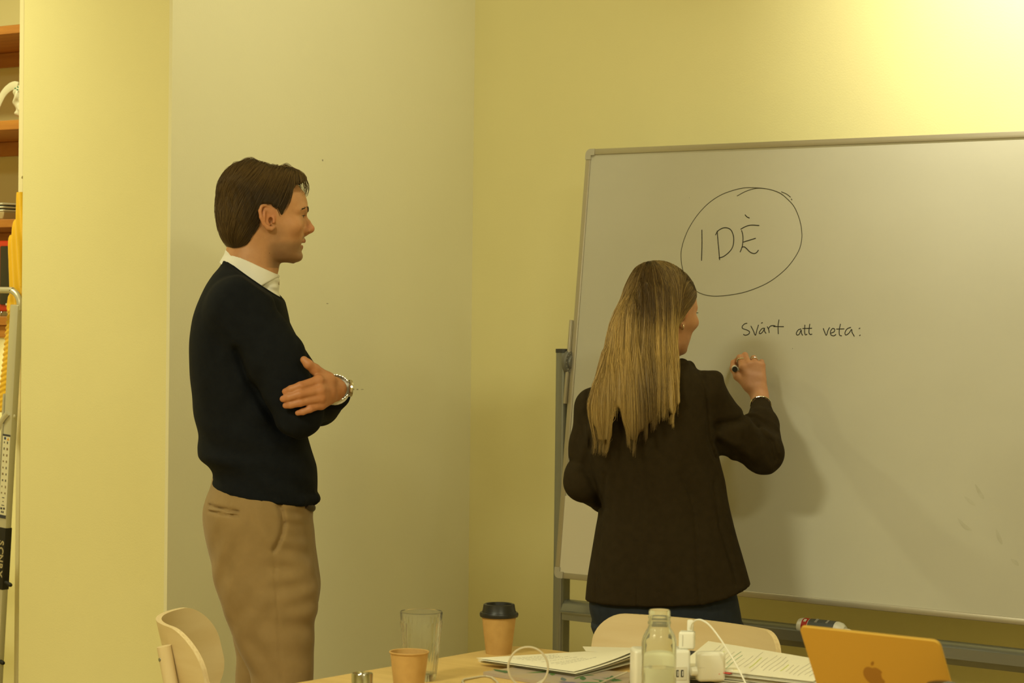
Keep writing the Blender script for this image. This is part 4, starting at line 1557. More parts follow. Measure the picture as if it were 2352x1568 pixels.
hand(B, wrN, RHm, RHf, [wrN + np.array((.0, .02, .02)), wrN + np.array((-.004, .045, .042)), wrN + np.array((-.010, .065, .055)), wrN + np.array((-.016, .08, .062))])
hipN, hipF = mp(602, 1250, -.085), mp(602, 1250, .085)
knN, knF = np.array((.058, -.09, .50)), np.array((-.003, .09, .50))
anN, anF = np.array((.030, -.09, .09)), np.array((-.036, .09, .09))
for h_, k_, a_ in ((hipN, knN, anN), (hipF, knF, anF)):
    B.add(cone(h_, .060, k_, .044), .03)
    B.add(cone(k_, .048, a_, .034), .02)
    B.add(cone(a_ + np.array((-.02, 0, -.045)), .034, a_ + np.array((.13, 0, -.060)), .026), .02)
V, Q = fixmesh(*B.mesh())
V, Q = largest(V, Q)
col = head_colour(V, H_o, H_R, 1.0, SKIN, (0.42, 0.16, 0.085), stubble=(0.235, 0.135, 0.068), flush=(0.56, 0.20, 0.09))
# knuckles and fingertips redder
kn = np.zeros(len(V))
for p in LH_m: kn = np.maximum(kn, np.exp(-(((V - p) ** 2).sum(1)) / .009 ** 2))
for f in LH_f:
    kn = np.maximum(kn, .8 * np.exp(-(((V - f[0]) ** 2).sum(1)) / .009 ** 2))
    kn = np.maximum(kn, .8 * np.exp(-(((V - f[2]) ** 2).sum(1)) / .010 ** 2))
handm = ((V[:, 2] < 1.40) & (V[:, 1] < -.15))[:, None]
col = np.where(handm, col * np.array((.84, .72, .66)), col)  # whole hand darkened, its shade put into the skin colour
col = col * (1 - kn[:, None] * .45) + np.array((.46, .155, .07)) * kn[:, None] * .45
body = mesh_obj('body', V, Q, M_skin, man, col)
add_eyes(man, H_o, H_R, 1.0)
add_brows(man, H_o, H_R, 1.0, (0.055, 0.032, 0.012), 1.2)
ml = H_R.T @ (mp(619, 581, -.0) - H_o)
mole = mp(619, 581, -.058)
MB().lathe([(0, -.0011), (.0011, 0), (0, .0011)], 8, tuple(mole)).build('mole', mat('mole_brown', (.12, .05, .02), .6), man)

# --- sweater
M_navy = mat('navy_knit', (0.0075, 0.0090, 0.0115), 0.9, col2=(0.0060, 0.0072, 0.0095), nscale=40, bump=0.10, bscale=420, spec=0.15)
S = Field(axis([(-.26, .26, .0048)]), axis([(-.30, .28, .0052)]), axis([(1.00, 1.66, .0048)]))


def row(py, x0, x1, w, yc=0.0, wn=None):
    a, b = mp(x0, py), mp(x1, py)
    return ((a[2] + b[2]) / 2, a[0], b[0], yc - (wn or w), yc + w)


S.add(loft([row(590, 516, 600, .070), row(612, 507, 608, .080), row(632, 492, 625, .125), row(655, 478, 640, .165), row(680, 466, 649, .185), row(722, 450, 660, .200), row(770, 441, 668, .200), row(850, 440, 682, .195),
            row(920, 446, 692, .188), row(990, 456, 702, .182), row(1030, 459, 713, .180), row(1055, 466, 721, .180), row(1068, 481, 725, .175), row(1082, 490, 727, .172), row(1110, 488, 728, .172),
            row(1135, 487, 727, .172), row(1170, 486, 727, .172)], 2.35))
for sh in (shN, shF):
    S.add(ell(sh + np.array((0.0, 0, -.008)), (.066, .058, .066)), .035)
# near arm
mN = shN * .5 + elN * .5 + np.array((.014, -.004, .006))
S.add(cone(shN, .066, mN, .068), .03)
S.add(cone(mN, .068, elN, .056), .02)
S.add(cone(elN, .055, wrN, .043), .02)
# far arm
S.add(cone(shF, .062, elF, .047), .03)
cuf = elF * .16 + wrF * .84 + np.array((.004, 0, -.006))
S.add(cone(elF, .047, cuf, .0370), .02)
# hem roll in front and folds
hr = [mp(640, 1150, -.150), mp(690, 1152, -.115), mp(722, 1146, -.05), mp(724, 1145, .05), mp(690, 1152, .115)]
S.chain(hr, [.007, .008, .010, .010, .008], .012)
S.fold(mp(600, 880, -.2), (.75, 0, -.5), .075, (.08, .09, .13), .0038)
S.fold(mp(650, 960, -.2), (.5, 0, .8), .05, (.06, .08, .06), .0035)
S.fold(mp(560, 1040, -.17), (.25, 0, 1), .07, (.13, .10, .06), .003)
S.fold(mp(470, 1000, 0), (.4, 0, 1), .09, (.06, .18, .10), .003)
S.fold(mp(640, 1100, -.12), (.4, .2, .9), .055, (.08, .10, .06), .003)
S.fold(mp(620, 740, -.15), (.8, .2, -.35), .055, (.05, .07, .08), .003)
S.groove([tuple(mp(px, py)[[0, 2]]) for (px, py) in ((566, 800), (590, 870), (622, 920), (655, 978), (690, 1000))], .010, .010, (-.2, -.3, 1.0), (.2, -.13, 1.5))
for k in range(26):
    pass
p1, p2 = mp(484, 1117), mp(728, 1159)
nn = np.array((-(p2[2] - p1[2]), 0, p2[0] - p1[0])); nn /= np.linalg.norm(nn)
S.keep(lambda X, Y, Z: -((X - p1[0]) * nn[0] + (Z - p1[2]) * nn[2]) + 0 * Y, .006)
q1, q2 = mp(512, 592), mp(652, 690)
mm = np.array((-(q2[2] - q1[2]), 0, q2[0] - q1[0])); mm /= np.linalg.norm(mm)
S.keep(lambda X, Y, Z: ((X - q1[0]) * mm[0] + (Z - q1[2]) * mm[2]) + 0 * Y, .005)
fcu = wrF - elF; fcu /= np.linalg.norm(fcu)
V, Q = fixmesh(*S.mesh())
V, Q = largest(V, Q)
sw = mesh_obj('sweater', V, Q, M_navy, man)
# knitted neckband following the neckline cut
nb = MB(); ring = []
for k in range(49):
    a = 2 * math.pi * k / 48
    c = (q1 + q2) / 2
    e = (q2 - q1); L = np.linalg.norm(e) / 2; e /= np.linalg.norm(e)
    ring.append(c + e * (L * math.cos(a) * .90) + np.array((0, 1, 0)) * (.083 * math.sin(a)) + mm * (-.004))
nb.tube(ring, .0075, 10, caps=False)
nb.build('neckband', M_navy, sw)
# shirt: collar and the piece showing at the neck
M_shirt = mat('white_shirt_cotton', (0.80, 0.78, 0.72), 0.75, bump=0.03, bscale=500)
Cc = Field(axis([(-.14, .12, .0028)]), axis([(-.12, .12, .0032)]), axis([(1.45, 1.66, .0028)]))
r1, r2 = mp(516, 571), mp(636, 629)
ax_ = mp(571, 594) - mp(560, 655); ax_ /= np.linalg.norm(ax_)
Cc.add(cone(mp(562, 672), .094, mp(577, 596), .0655), 0)
cn = np.array((-(r2[2] - r1[2]), 0, r2[0] - r1[0])); cn /= np.linalg.norm(cn)
Cc.keep(lambda X, Y, Z: ((X - r1[0]) * cn[0] + (Z - r1[2]) * cn[2]) + 0 * Y, .002)
Cc.keep(lambda X, Y, Z: -((X - q1[0]) * mm[0] + (Z - q1[2]) * mm[2]) - .014 + 0 * Y, .002)
# the collar's front edges: slanted cut leaving points
fr1, fr2 = mp(640, 637), mp(604, 660)
fe = np.array((fr2[2] - fr1[2], 0, -(fr2[0] - fr1[0])))
if fe[0] < 0: fe = -fe
fe /= np.linalg.norm(fe)
Cc.keep(lambda X, Y, Z: ((X - fr1[0]) * fe[0] + (Z - fr1[2]) * fe[2]) * (1) + 0 * Y, .001)
V, Q = fixmesh(*Cc.mesh())
mesh_obj('shirt_collar', V, Q, M_shirt, man)
Cs = Field(axis([(-.02, .10, .003)]), axis([(-.09, .09, .003)]), axis([(1.42, 1.60, .003)]))
Cs.add(loft([row(700, 570, 652, .06), row(668, 570, 640, .055), row(655, 570, 641, .050), row(643, 570, 642, .045), row(632, 570, 636, .04)], 2.2))
Cs.fold(mp(636, 650, -.03), (.3, 0, 1), .02, .03, .0018)
Cs.keep(lambda X, Y, Z: -((X - q1[0]) * mm[0] + (Z - q1[2]) * mm[2]) - .016 + 0 * Y, .001)
V, Q = fixmesh(*Cs.mesh())
so = mesh_obj('shirt_front', V, Q, M_shirt, man)
MB().lathe([(0, -.001), (.004, -.001), (.0045, 0), (.004, .001), (0, .001)], 16, tuple(mp(641, 650, -.006)), Matrix.Rotation(math.pi / 2, 3, 'Y')).build('button', mat('shirt_button', (.55, .45, .32), .3), so)
# shirt cuff at the left wrist
d_ = fcu
MB().tube([wrF - d_ * .040, wrF - d_ * .012], [.0355, .0345], 28).build('shirt_cuff', M_shirt, man)

# --- watch
M_wsteel = mat('watch_steel', (0.62, 0.58, 0.48), 0.22, 1.0)
wc = wrF - d_ * .006 + np.array((-.002, 0, .003))
dial_dir = np.array((.86, -.42, .1)); dial_dir -= d_ * (dial_dir @ d_); dial_dir /= np.linalg.norm(dial_dir)
ob_ = np.cross(d_, dial_dir)
wmb = None
watch = None
for k in range(30):
    a = 2 * math.pi * k / 30
    if math.cos(a) > .86: continue
    ra, rb2 = .0335, .0300
    c = wc + dial_dir * (ra * math.cos(a)) + ob_ * (rb2 * math.sin(a))
    nrm = dial_dir * math.cos(a) * rb2 + ob_ * math.sin(a) * ra; nrm /= np.linalg.norm(nrm)
    tg = np.cross(d_, nrm)
    Rm = Matrix((tuple(tg), tuple(d_), tuple(nrm))).transposed()
    wmb_ = MB().box(tuple(c), (.0062, .018, .0030), Rm, bevel=.0008, seg=1)
    if watch is None:
        cs = wc + dial_dir * .0355
        Rc = Matrix((tuple(ob_), tuple(np.cross(dial_dir, ob_)), tuple(dial_dir))).transposed()
        watch = MB().lathe([(0, -.004), (.0175, -.004), (.0200, -.002), (.0203, .002), (.0190, .0042), (.0168, .0050), (0, .0050)], 36, tuple(cs), Rc).build('watch', M_wsteel, man)
        MB().lathe([(0, .0053), (.0155, .0053), (.0160, .0050)], 30, tuple(cs), Rc).build('dial', mat('watch_dial', (.62, .56, .42), .25), watch)
        MB().tube([cs + d_ * .0195, cs + d_ * .0245], .0030, 12).build('crown', M_wsteel, watch)
    wmb_.build('bracelet_link', M_wsteel, watch)

# --- trousers
M_khaki = mat('khaki_cotton', (0.285, 0.185, 0.075), 0.85, col2=(0.26, 0.168, 0.066), nscale=30, bump=0.05, bscale=600, sheen=0.1)
T = Field(axis([(-.20, .22, .0045)]), axis([(-.21, .21, .0055)]), axis([(0.03, .50, .010), (.50, 1.14, .0045)]))
T.add(loft([row(1090, 492, 718, .160), row(1117, 486, 720, .165), row(1140, 477, 720, .172), row(1165, 470, 719, .178), row(1190, 469, 717, .180), row(1215, 472, 720, .180), row(1250, 479, 723, .178),
            row(1300, 492, 730, .175), row(1345, 508, 735, .172), row(1385, 530, 730, .16)], 2.4))


def leg(rows, yc, w):
    T.add(loft([row(*r, w_, yc) for r, w_ in zip(rows, w)], 2.25), .02)


leg([(1215, 545, 680), (1270, 520, 712), (1310, 506, 728), (1345, 508, 736), (1380, 521, 736), (1420, 534, 730), (1445, 544, 729), (1490, 563, 728), (1530, 583, 727), (1568, 588, 726), (1640, 592, 724), (1700, 594, 722), (1850, 588, 706), (2000, 580, 690), (2110, 578, 684)],
    -.088, [.045, .068, .080, .088, .090, .090, .089, .087, .084, .082, .080, .078, .072, .068, .066])
leg([(1215, 545, 680), (1270, 520, 700), (1310, 508, 714), (1345, 507, 715), (1380, 515, 708), (1420, 520, 700), (1445, 522, 694), (1476, 525, 688), (1518, 533, 682), (1568, 531, 676), (1640, 534, 668), (1700, 534, 662), (1850, 526, 642), (2000, 516, 628), (2110, 512, 620)],
    .090, [.045, .068, .080, .086, .088, .088, .087, .086, .084, .082, .080, .078, .072, .068, .066])
sg = lambda lst: [tuple(mp(px, py, -.17)[[0, 2]]) for (px, py) in lst]
lo_, hi_ = (-.2, -.25, .3), (.25, -.06, 1.14)
T.groove(sg([(474, 1166), (500, 1169), (547, 1175)]), .0035, .0085, lo_, hi_)
T.groove(sg([(475, 1177), (547, 1184)]), .0030, .0060, lo_, hi_)
T.groove(sg([(475, 1171), (547, 1179)]), .0035, -.0030, lo_, hi_)
T.groove(sg([(638, 1155), (646, 1180), (650, 1203), (646, 1228), (638, 1248), (629, 1264)]), .0050, .0080, lo_, hi_)
T.groove(sg([(590, 1165), (600, 1205), (615, 1240), (629, 1264)]), .012, -.0030, lo_, hi_)
T.groove(sg([(629, 1266), (633, 1330), (640, 1420), (647, 1568)]), .0025, .0028, lo_, hi_)
T.groove(sg([(529, 1130), (527, 1165)]), .0025, .0025, lo_, hi_)
random.seed(11)
for (px, py, dx, dz, wl, sg_, am) in ((690, 1275, .25, 1, .045, (.05, .08, .05), .0035), (680, 1345, -.15, 1, .05, (.06, .08, .07), .0030), (520, 1310, .9, -.45, .055, (.05, .1, .09), .0030),
                                      (560, 1400, .8, -.5, .06, (.06, .08, .07), .0030), (600, 1500, .8, .6, .06, (.05, .07, .06), .0035), (690, 1440, .2, 1, .07, (.07, .08, .09), .0025), (690, 1185, .3, 1, .03, (.04, .08, .03), .0025)):
    T.fold(mp(px, py, -.16), (dx, 0, dz), wl, sg_, am)
V, Q = fixmesh(*T.mesh())
V, Q = largest(V, Q)
mesh_obj('trousers', V, Q, M_khaki, man)
# dark belt end showing at the front
MB().tube([mp(700, 1158, -.09), mp(714, 1164, -.05), mp(716, 1166, .0), mp(712, 1164, .05)], .010, 10, flat=((0, 0, 1), 1.0)).build('belt', mat('dark_belt', (.03, .015, .01), .5), man)
# shoes
for a_ in (anN, anF):
    f = Field(axis([(-.2, .25, .007)]), axis([(-.2, .2, .007)]), axis([(-.02, .15, .006)]))
    f.add(cone(a_ + np.array((-.035, 0, -.045)), .045, a_ + np.array((.06, 0, -.05)), .046), .02)
    f.add(ell(a_ + np.array((.11, 0, -.060)), (.085, .046, .034)), .03)
    f.add(cone(a_ + np.array((-.015, 0, -.02)), .047, a_ + np.array((0, 0, .02)), .044), .02)
    f.keep(lambda X, Y, Z: .0015 - Z + 0 * X + 0 * Y, .003)
    V, Q = fixmesh(*f.mesh())
    mesh_obj('shoe', V, Q, mat('brown_leather', (.06, .03, .015), .4), man)

# --- hair
hp_ = lambda px, py: ((px - 612) * .001055, (505 - py) * .001043)
Hf = Field(axis([(-.16, .13, .003)]), axis([(-.115, .115, .003)]), axis([(-.10, .17, .003)]))
Hf.add(ell((-.010, 0, .040), (.108, .0855, .093)))
Hf.add(ell((-.048, 0, .083), (.060, .062, .055)), .03)
Hf.add(ell((.050, 0, .090), (.046, .060, .034)), .025)
Hf.add(ell((-.061, 0, -.006), (.052, .072, .060)), .03)
Hf.add(ell((-.060, 0, -.040), (.036, .064, .046)), .025)
hair_poly = [hp_(*p) for p in ((520, 580), (572, 566), (588, 541), (593, 520), (591, 490), (598, 472), (617, 472), (633, 482), (640, 502), (645, 501), (650, 488), (661, 466), (665, 448), (668, 434), (676, 424), (694, 415),
                               (715, 400), (700, 345), (470, 340), (470, 580))]
hpf = poly2d(hair_poly)
Hf.keep(lambda X, Y, Z: hpf(X, Z) + 0 * Y, .006)
rn = np.random.default_rng(2)
for k in range(46):
    p0 = np.array((rn.uniform(-.11, .08), rn.choice((-1, 1)) * rn.uniform(.02, .085), rn.uniform(-.03, .13)))
    Hf.fold(p0, (.9, .2, rn.uniform(.1, .5)), rn.uniform(.010, .02), (.022, .03, .045), rn.uniform(.0004, .0011), rn.uniform(0, 6))
V, Q = fixmesh(*Hf.mesh())
V, Q = largest(V, Q)
hb_v, hb_q = V, Q
base_c = np.tile(np.array((.042, .025, .0095)), (len(V), 1))
# strands
ns = 10000
pick = rn.choice(len(V), ns)
P0 = V[pick] + rn.normal(0, .0015, (ns, 3))
P0 = P0[(P0[:, 2] > -.02) | (rn.random(len(P0)) < .35)]


def mdir(P, s):
    x, y, z = P.T
    d = np.zeros_like(P)
    sg = np.sign(y + 1e-6)
    top = sm01(z, .085, .13)
    d[:, 0] = -.45 - .55 * sm01(-x, .0, .07) * sm01(z, .02, .1) + .75 * sm01(x, .035, .085)
    d[:, 1] = sg * (.25 + 1.1 * top)
    d[:, 2] = -1.0 + .5 * top
    return d + .03 * np.sin(25 * P[:, [1, 2, 0]])


paths = trace(Hf, P0, mdir, 12, .0052, .0012, False)
paths = paths[B.sample((paths @ H_R.T + H_o).reshape(-1, 3)).reshape(paths.shape[:2]).min(1) > -.0012]
n = len(paths)
lift = rn.gamma(1.5, .0008, n)[:, None] * np.sin(np.linspace(0, math.pi, 12))[None]
paths = paths + Hf.grad(paths.reshape(-1, 3)).reshape(paths.shape) * lift[..., None]
tone = rn.uniform(0, 1, n)[:, None, None]
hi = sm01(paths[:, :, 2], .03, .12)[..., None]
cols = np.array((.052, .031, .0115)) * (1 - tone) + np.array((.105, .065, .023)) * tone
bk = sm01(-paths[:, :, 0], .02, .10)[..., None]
cols = cols * (.72 + 1.35 * np.maximum(hi, bk * .85))  # lit crown and back, shaded lower sides painted into the strand colour
bad = (hpf(paths[..., 0], paths[..., 2]) > .002) | (Hf.sample(paths.reshape(-1, 3)).reshape(paths.shape[:2]) > .0055) | (paths[..., 2] < -.084)
first = np.where(bad.any(1), bad.argmax(1), 12)
ok_ = first > 3
paths, cols, first, n = paths[ok_], cols[ok_], first[ok_], int(ok_.sum())
for i_ in range(1, 12):
    m_ = first <= i_
    paths[m_, i_] = paths[m_, i_ - 1] + (paths[m_, i_ - 1] - paths[m_, i_ - 2]) * .25 if i_ > 1 else paths[m_, i_]
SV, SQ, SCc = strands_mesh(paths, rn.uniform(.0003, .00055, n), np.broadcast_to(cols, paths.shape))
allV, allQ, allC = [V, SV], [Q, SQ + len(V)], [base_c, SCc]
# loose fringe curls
off = len(V) + len(SV)
fr = [[(655, 384), (676, 388), (694, 404), (703, 426), (700, 445), (684, 456)], [(660, 384), (684, 392), (701, 414), (707, 434), (704, 447), (692, 453)], [(663, 388), (682, 398), (690, 420), (688, 442), (678, 455)],
      [(650, 383), (672, 386), (690, 398), (698, 416), (699, 436), (694, 447)], [(668, 392), (684, 404), (688, 428), (681, 448), (672, 456)], [(640, 385), (655, 378), (668, 382), (680, 392)], [(556, 376), (570, 367), (586, 367), (599, 379)],
      [(562, 378), (578, 369), (594, 373), (607, 385)], [(672, 390), (695, 400), (706, 420), (709, 436)], [(546, 380), (564, 366), (583, 365), (601, 379)], [(676, 396), (692, 410), (697, 430), (690, 446)]]
for k, line in enumerate(fr):
    for rep in range(9):
        yo = rn.uniform(-.045, .045)
        pts = []
        for i, p in enumerate(line):
            h = hp_(*p)
            pts.append((h[0] + rn.normal(0, .0012) - abs(yo) * .10, yo + rn.normal(0, .0015), h[1] + rn.normal(0, .0012)))
        pts = np.array(crom(pts, 5))[None]
        idx_ = np.linspace(0, pts.shape[1] - 1, 16).astype(int)
        pts = pts[:, idx_]
        c = np.broadcast_to(np.array((.085, .05, .017)) * rn.uniform(.6, 1.4), pts.shape)
        a, b, c2 = strands_mesh(pts, np.array([rn.uniform(.0004, .0008)]), c)
        allV.append(a); allQ.append(b + off); allC.append(c2); off += len(a)
HV = np.concatenate(allV) @ H_R.T + H_o
M_hair = mat('brown_hair', (1, 1, 1), 0.5, vcol='Col', spec=0.3)
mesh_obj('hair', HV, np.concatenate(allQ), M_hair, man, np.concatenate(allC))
# ------------------------------------------------------------------ the woman writing on the board
WOM = Person(1515, 5.62)
woman = thing('person', 'person with long blonde hair in a dark brown blazer writing on the whiteboard', 'person', tuple(WOM.o), YAW)
wp = WOM.at
HS = 0.95
W_o = wp(1519, 727, 0.015)
fa = math.radians(45)
W_R = np.array([[math.sin(fa), -math.cos(fa), 0], [math.cos(fa), math.sin(fa), 0], [0, 0, 1.0]])
shR, shL = wp(1620, 899, -.025), wp(1364, 936, .045)
elR, wrR = wp(1752, 1040, .09), wp(1747, 915, .27)
elL, wrL = wp(1341, 1106, .02), wp(1420, 1162, .205)
RM_ = [wp(1706, 843, .285), wp(1720, 839, .290), wp(1734, 836, .293), wp(1749, 839, .292)]
RF_ = [[wp(1699, 821, .312), wp(1692, 829, .337), wp(1690, 838, .347)],
       [wp(1711, 816, .318), wp(1704, 826, .345), wp(1699, 839, .350)],
       [wp(1731, 823, .325), wp(1724, 836, .350), wp(1717, 847, .340)],
       [wp(1749, 831, .322), wp(1741, 844, .344), wp(1733, 853, .334)]]
RT_ = [wp(1720, 885, .276), wp(1694, 864, .288), wp(1684.5, 846, .310), wp(1684, 832, .332)]
BF = Field(axis([(-.26, -.11, .010), (-.11, .10, .0030), (.10, .165, .006), (.165, .30, .0022)]),
           axis([(-.14, -.10, .01), (-.10, .12, .0030), (.12, .24, .008), (.24, .40, .0022)]),
           axis([(0, 1.23, .012), (1.23, 1.38, .0022), (1.38, 1.61, .0030)]))
build_head(BF, (W_R, W_o), HS, True)
nb_ = wp(1508, 850, -.02)
BF.add(cone(wp(1512, 800, -.01), .045, nb_, .05), .02)
BF.add(cone(nb_, .05, wp(1495, 930, -.005), .07), .03)
for sh in (shR, shL):
    BF.add(cone(wp(1497, 900, 0), .05, sh, .035), .03)
BF.add(ell(wp(1500, 990, 0), (.115, .085, .16)), .04)
BF.add(ell(wp(1515, 1170, 0), (.105, .080, .14)), .04)
BF.add(ell(wp(1528, 1330, 0), (.150, .095, .13)), .04)
for (s_, e_, w_) in ((shR, elR, wrR), (shL, elL, wrL)):
    BF.add(cone(s_, .032, e_, .024), .02)
    BF.add(cone(e_, .024, w_, .0225), .012)
BF.add(cone(wrR, .0225, wp(1738, 893, .278), .0215), .01)
hand(BF, wp(1742, 902, .275), RM_, RF_, RT_, 0.90)
dl = np.array((.055, .05, .005))
LM = [wrL + dl + np.array((0, .004, .02)), wrL + dl * 1.05 + np.array((0, .006, .006)), wrL + dl + np.array((0, .004, -.008)), wrL + dl * .9 + np.array((0, 0, -.02))]
hand(BF, wrL, LM, [[m + np.array((.032, .012, -.004)), m + np.array((.048, .002, -.008)), m + np.array((.056, -.008, -.01))] for m in LM],
     [wrL + np.array((.02, .03, .02)), wrL + np.array((.045, .04, .04)), wrL + np.array((.065, .042, .048)), wrL + np.array((.08, .038, .05))], .9)
hpL, hpR = wp(1450, 1420, 0), wp(1610, 1420, 0)
for (h_, x) in ((hpL, -.085), (hpR, .095)):
    k_, a_ = np.array((x, .0, .44)), np.array((x * .95, -.01, .08))
    BF.add(cone(h_, .075, k_, .046), .03); BF.add(cone(k_, .046, a_, .032), .02)
    BF.add(cone(a_ + np.array((0, -.02, -.04)), .03, a_ + np.array((.02, .11, -.055)), .022), .02)
V, Q = fixmesh(*BF.mesh())
V, Q = largest(V, Q)
col = head_colour(V, W_o, W_R, HS, (0.57, 0.29, 0.145), (0.50, 0.17, 0.11), flush=(0.58, 0.22, 0.11))
kn = np.zeros(len(V))
for p in RM_: kn = np.maximum(kn, np.exp(-(((V - p) ** 2).sum(1)) / .010 ** 2))
back = np.exp(-(((V - wp(1730, 868, .265)) / np.array((.026, .03, .03))) ** 2).sum(1))
col = col * (1 - kn[:, None] * .25) + np.array((.48, .16, .08)) * kn[:, None] * .25
col = col * (1 - back[:, None] * .5) + np.array((.40, .20, .13)) * back[:, None] * .5
mesh_obj('body', V, Q, M_skin, woman, col)
add_eyes(woman, W_o, W_R, HS)
add_brows(woman, W_o, W_R, HS, (0.09, 0.05, 0.02), 0.9, lash=1.7)

# --- blazer
M_blz = mat('dark_brown_wool', (0.0310, 0.0215, 0.0088), 0.9, col2=(0.0265, 0.0180, 0.0070), nscale=50, bump=0.08, bscale=500, spec=0.15)
Z = Field(axis([(-.27, .33, .0046)]), axis([(-.17, .32, .0052)]), axis([(.70, 1.42, .0046)]))


def wrow(py, x0, x1, b0, b1):
    bm = (b0 + b1) / 2
    a, b = wp(x0, py, bm), wp(x1, py, bm)
    return ((a[2] + b[2]) / 2, a[0], b[0], b0, b1)


Z.add(loft([wrow(836, 1505, 1580, -.066, .045), wrow(846, 1470, 1598, -.080, .06), wrow(858, 1442, 1616, -.095, .075), wrow(875, 1405, 1630, -.106, .09), wrow(900, 1368, 1638, -.116, .10), wrow(950, 1347, 1642, -.122, .11),
            wrow(1000, 1345, 1646, -.120, .112), wrow(1060, 1352, 1652, -.113, .106), wrow(1120, 1365, 1668, -.106, .10), wrow(1177, 1374, 1679, -.106, .10), wrow(1215, 1368, 1688, -.110, .105), wrow(1275, 1358, 1705, -.116, .11),
            wrow(1331, 1349, 1721, -.121, .115), wrow(1392, 1343, 1737, -.122, .115), wrow(1420, 1340, 1742, -.122, .115)], 2.5))
# right arm with full sleeve head
Z.add(ell(shR + np.array((.002, 0, .002)), (.040, .050, .042)), .02)
Z.add(ell(wp(1644, 866, -.02), (.016, .035, .0145)), .010)
um = wp(1667, 985, .03)
Z.add(cone(shR, .047, um, .057), .022)
Z.add(cone(um, .057, elR, .051), .02)
Z.add(cone(wp(1700, 990, .075), .034, wp(1734, 972, .15), .030), .015)
cu = elR * .17 + wrR * .83
Z.add(cone(elR, .052, elR * .5 + wrR * .5, .043), .012)
Z.add(cone(elR * .5 + wrR * .5, .042, cu, .0265), .012)
# left arm
Z.add(ell(shL, (.042, .050, .046)), .02)
ul = shL * .5 + elL * .5
Z.add(cone(shL, .045, ul, .046), .022)
Z.add(cone(ul, .047, elL, .048), .015)
Z.add(cone(elL, .047, elL * .4 + wrL * .6, .040), .015)
Z.add(cone(elL * .4 + wrL * .6, .040, wrL, .030), .012)
# stand-up collar edge at the neck
Z.chain([wp(1548, 842, -.06), wp(1566, 838, -.045), wp(1582, 843, -.01), wp(1592, 852, .04)], [.013, .014, .013, .011], .012)
Z.chain([wp(1548, 842, -.06), wp(1500, 846, -.068), wp(1465, 856, -.05), wp(1450, 864, .0)], [.013, .013, .012, .011], .012)
near = ((-.3, -.2, .7), (.35, .075, 1.42))
gz = lambda lst, b=-.10: [tuple(wp(px, py, b)[[0, 2]]) for (px, py) in lst]
Z.groove(gz([(1468, 900), (1468, 1050), (1466, 1200), (1462, 1392)]), .0030, .0025, (-.3, -.2, .7), (.3, -.05, 1.4))
Z.groove(gz([(1560, 1090), (1584, 1133), (1597, 1192), (1601, 1298), (1606, 1392)]), .0045, .0040, (-.3, -.2, .7), (.3, -.04, 1.4))
Z.groove(gz([(1640, 1110), (1648, 1160), (1655, 1215), (1680, 1290), (1694, 1345)]), .0045, .0045, (-.3, -.2, .7), (.3, .02, 1.4))
Z.groove(gz([(1392, 1090), (1386, 1170), (1378, 1250), (1368, 1390)]), .0040, .0035, (-.3, -.2, .7), (.3, -.02, 1.4))
Z.groove(gz([(1612, 856), (1622, 900), (1624, 960), (1628, 1010), (1644, 1052)], -.06), .0045, .0055, (.05, -.2, 1.1), (.3, .06, 1.4))
Z.groove(gz([(1350, 900), (1348, 960), (1356, 1030)], .0), .004, .004, (-.3, -.2, 1.0), (-.1, .05, 1.4))
# sleeve creases radiating from the crook of the arm
for lst, w_, d_ in (([(1712, 952), (1690, 966), (1640, 972)], .010, .009), ([(1716, 955), (1735, 1000), (1752, 1045), (1772, 1082)], .009, -.0055), ([(1726, 960), (1752, 990), (1775, 1020), (1782, 1055)], .008, .009),
                    ([(1736, 958), (1765, 975), (1790, 992)], .008, .006), ([(1640, 1010), (1672, 1030), (1700, 1052), (1740, 1075)], .010, .0060), ([(1648, 1000), (1690, 1018), (1720, 1042)], .011, -.0045),
                    ([(1752, 985), (1778, 1010), (1790, 1040)], .007, -.0050), ([(1700, 985), (1690, 1030), (1680, 1060)], .010, -.003)):
    Z.groove(gz(lst, .04), w_, d_, (.10, -.2, 1.05), (.33, .12, 1.33))
for lst, w_, d_ in (([(1318, 1062), (1338, 1068), (1362, 1112), (1382, 1165)], .010, .006), ([(1305, 1085), (1322, 1080), (1345, 1100)], .010, -.003), ([(1330, 1000), (1322, 1045), (1312, 1060)], .010, .004), ([(1350, 985), (1338, 1040)], .009, -.003)):
    Z.groove(gz(lst, .0), w_, d_, (-.3, -.2, 1.0), (-.08, .06, 1.3))
Z.fold(wp(1640, 1100, -.05), (.8, 0, .5), .06, (.05, .08, .08), .003)
Z.fold(wp(1520, 1150, -.1), (1, 0, .15), .09, (.12, .06, .14), .0022)
Z.fold(wp(1560, 1330, -.1), (1, 0, -.1), .11, (.14, .08, .10), .0030)
# hem line
hx = np.array([wp(px, py, -.09)[[0, 2]] for (px, py) in ((1300, 1387), (1344, 1388), (1415, 1391), (1514, 1391), (1580, 1388), (1613, 1386), (1663, 1376), (1706, 1361), (1727, 1352), (1770, 1335))])
Z.keep(lambda X, Y, Zz: np.interp(X, hx[:, 0], hx[:, 1]) + np.clip(Y + .05, 0, 1) * -.05 - Zz, .004)
# neck opening
Z.cut(cone(nb_ + np.array((.012, .03, -.02)), .052, nb_ + np.array((.02, .05, .10)), .075), .004)
V, Q = fixmesh(*Z.mesh())
V, Q = largest(V, Q)
mesh_obj('blazer', V, Q, M_blz, woman)

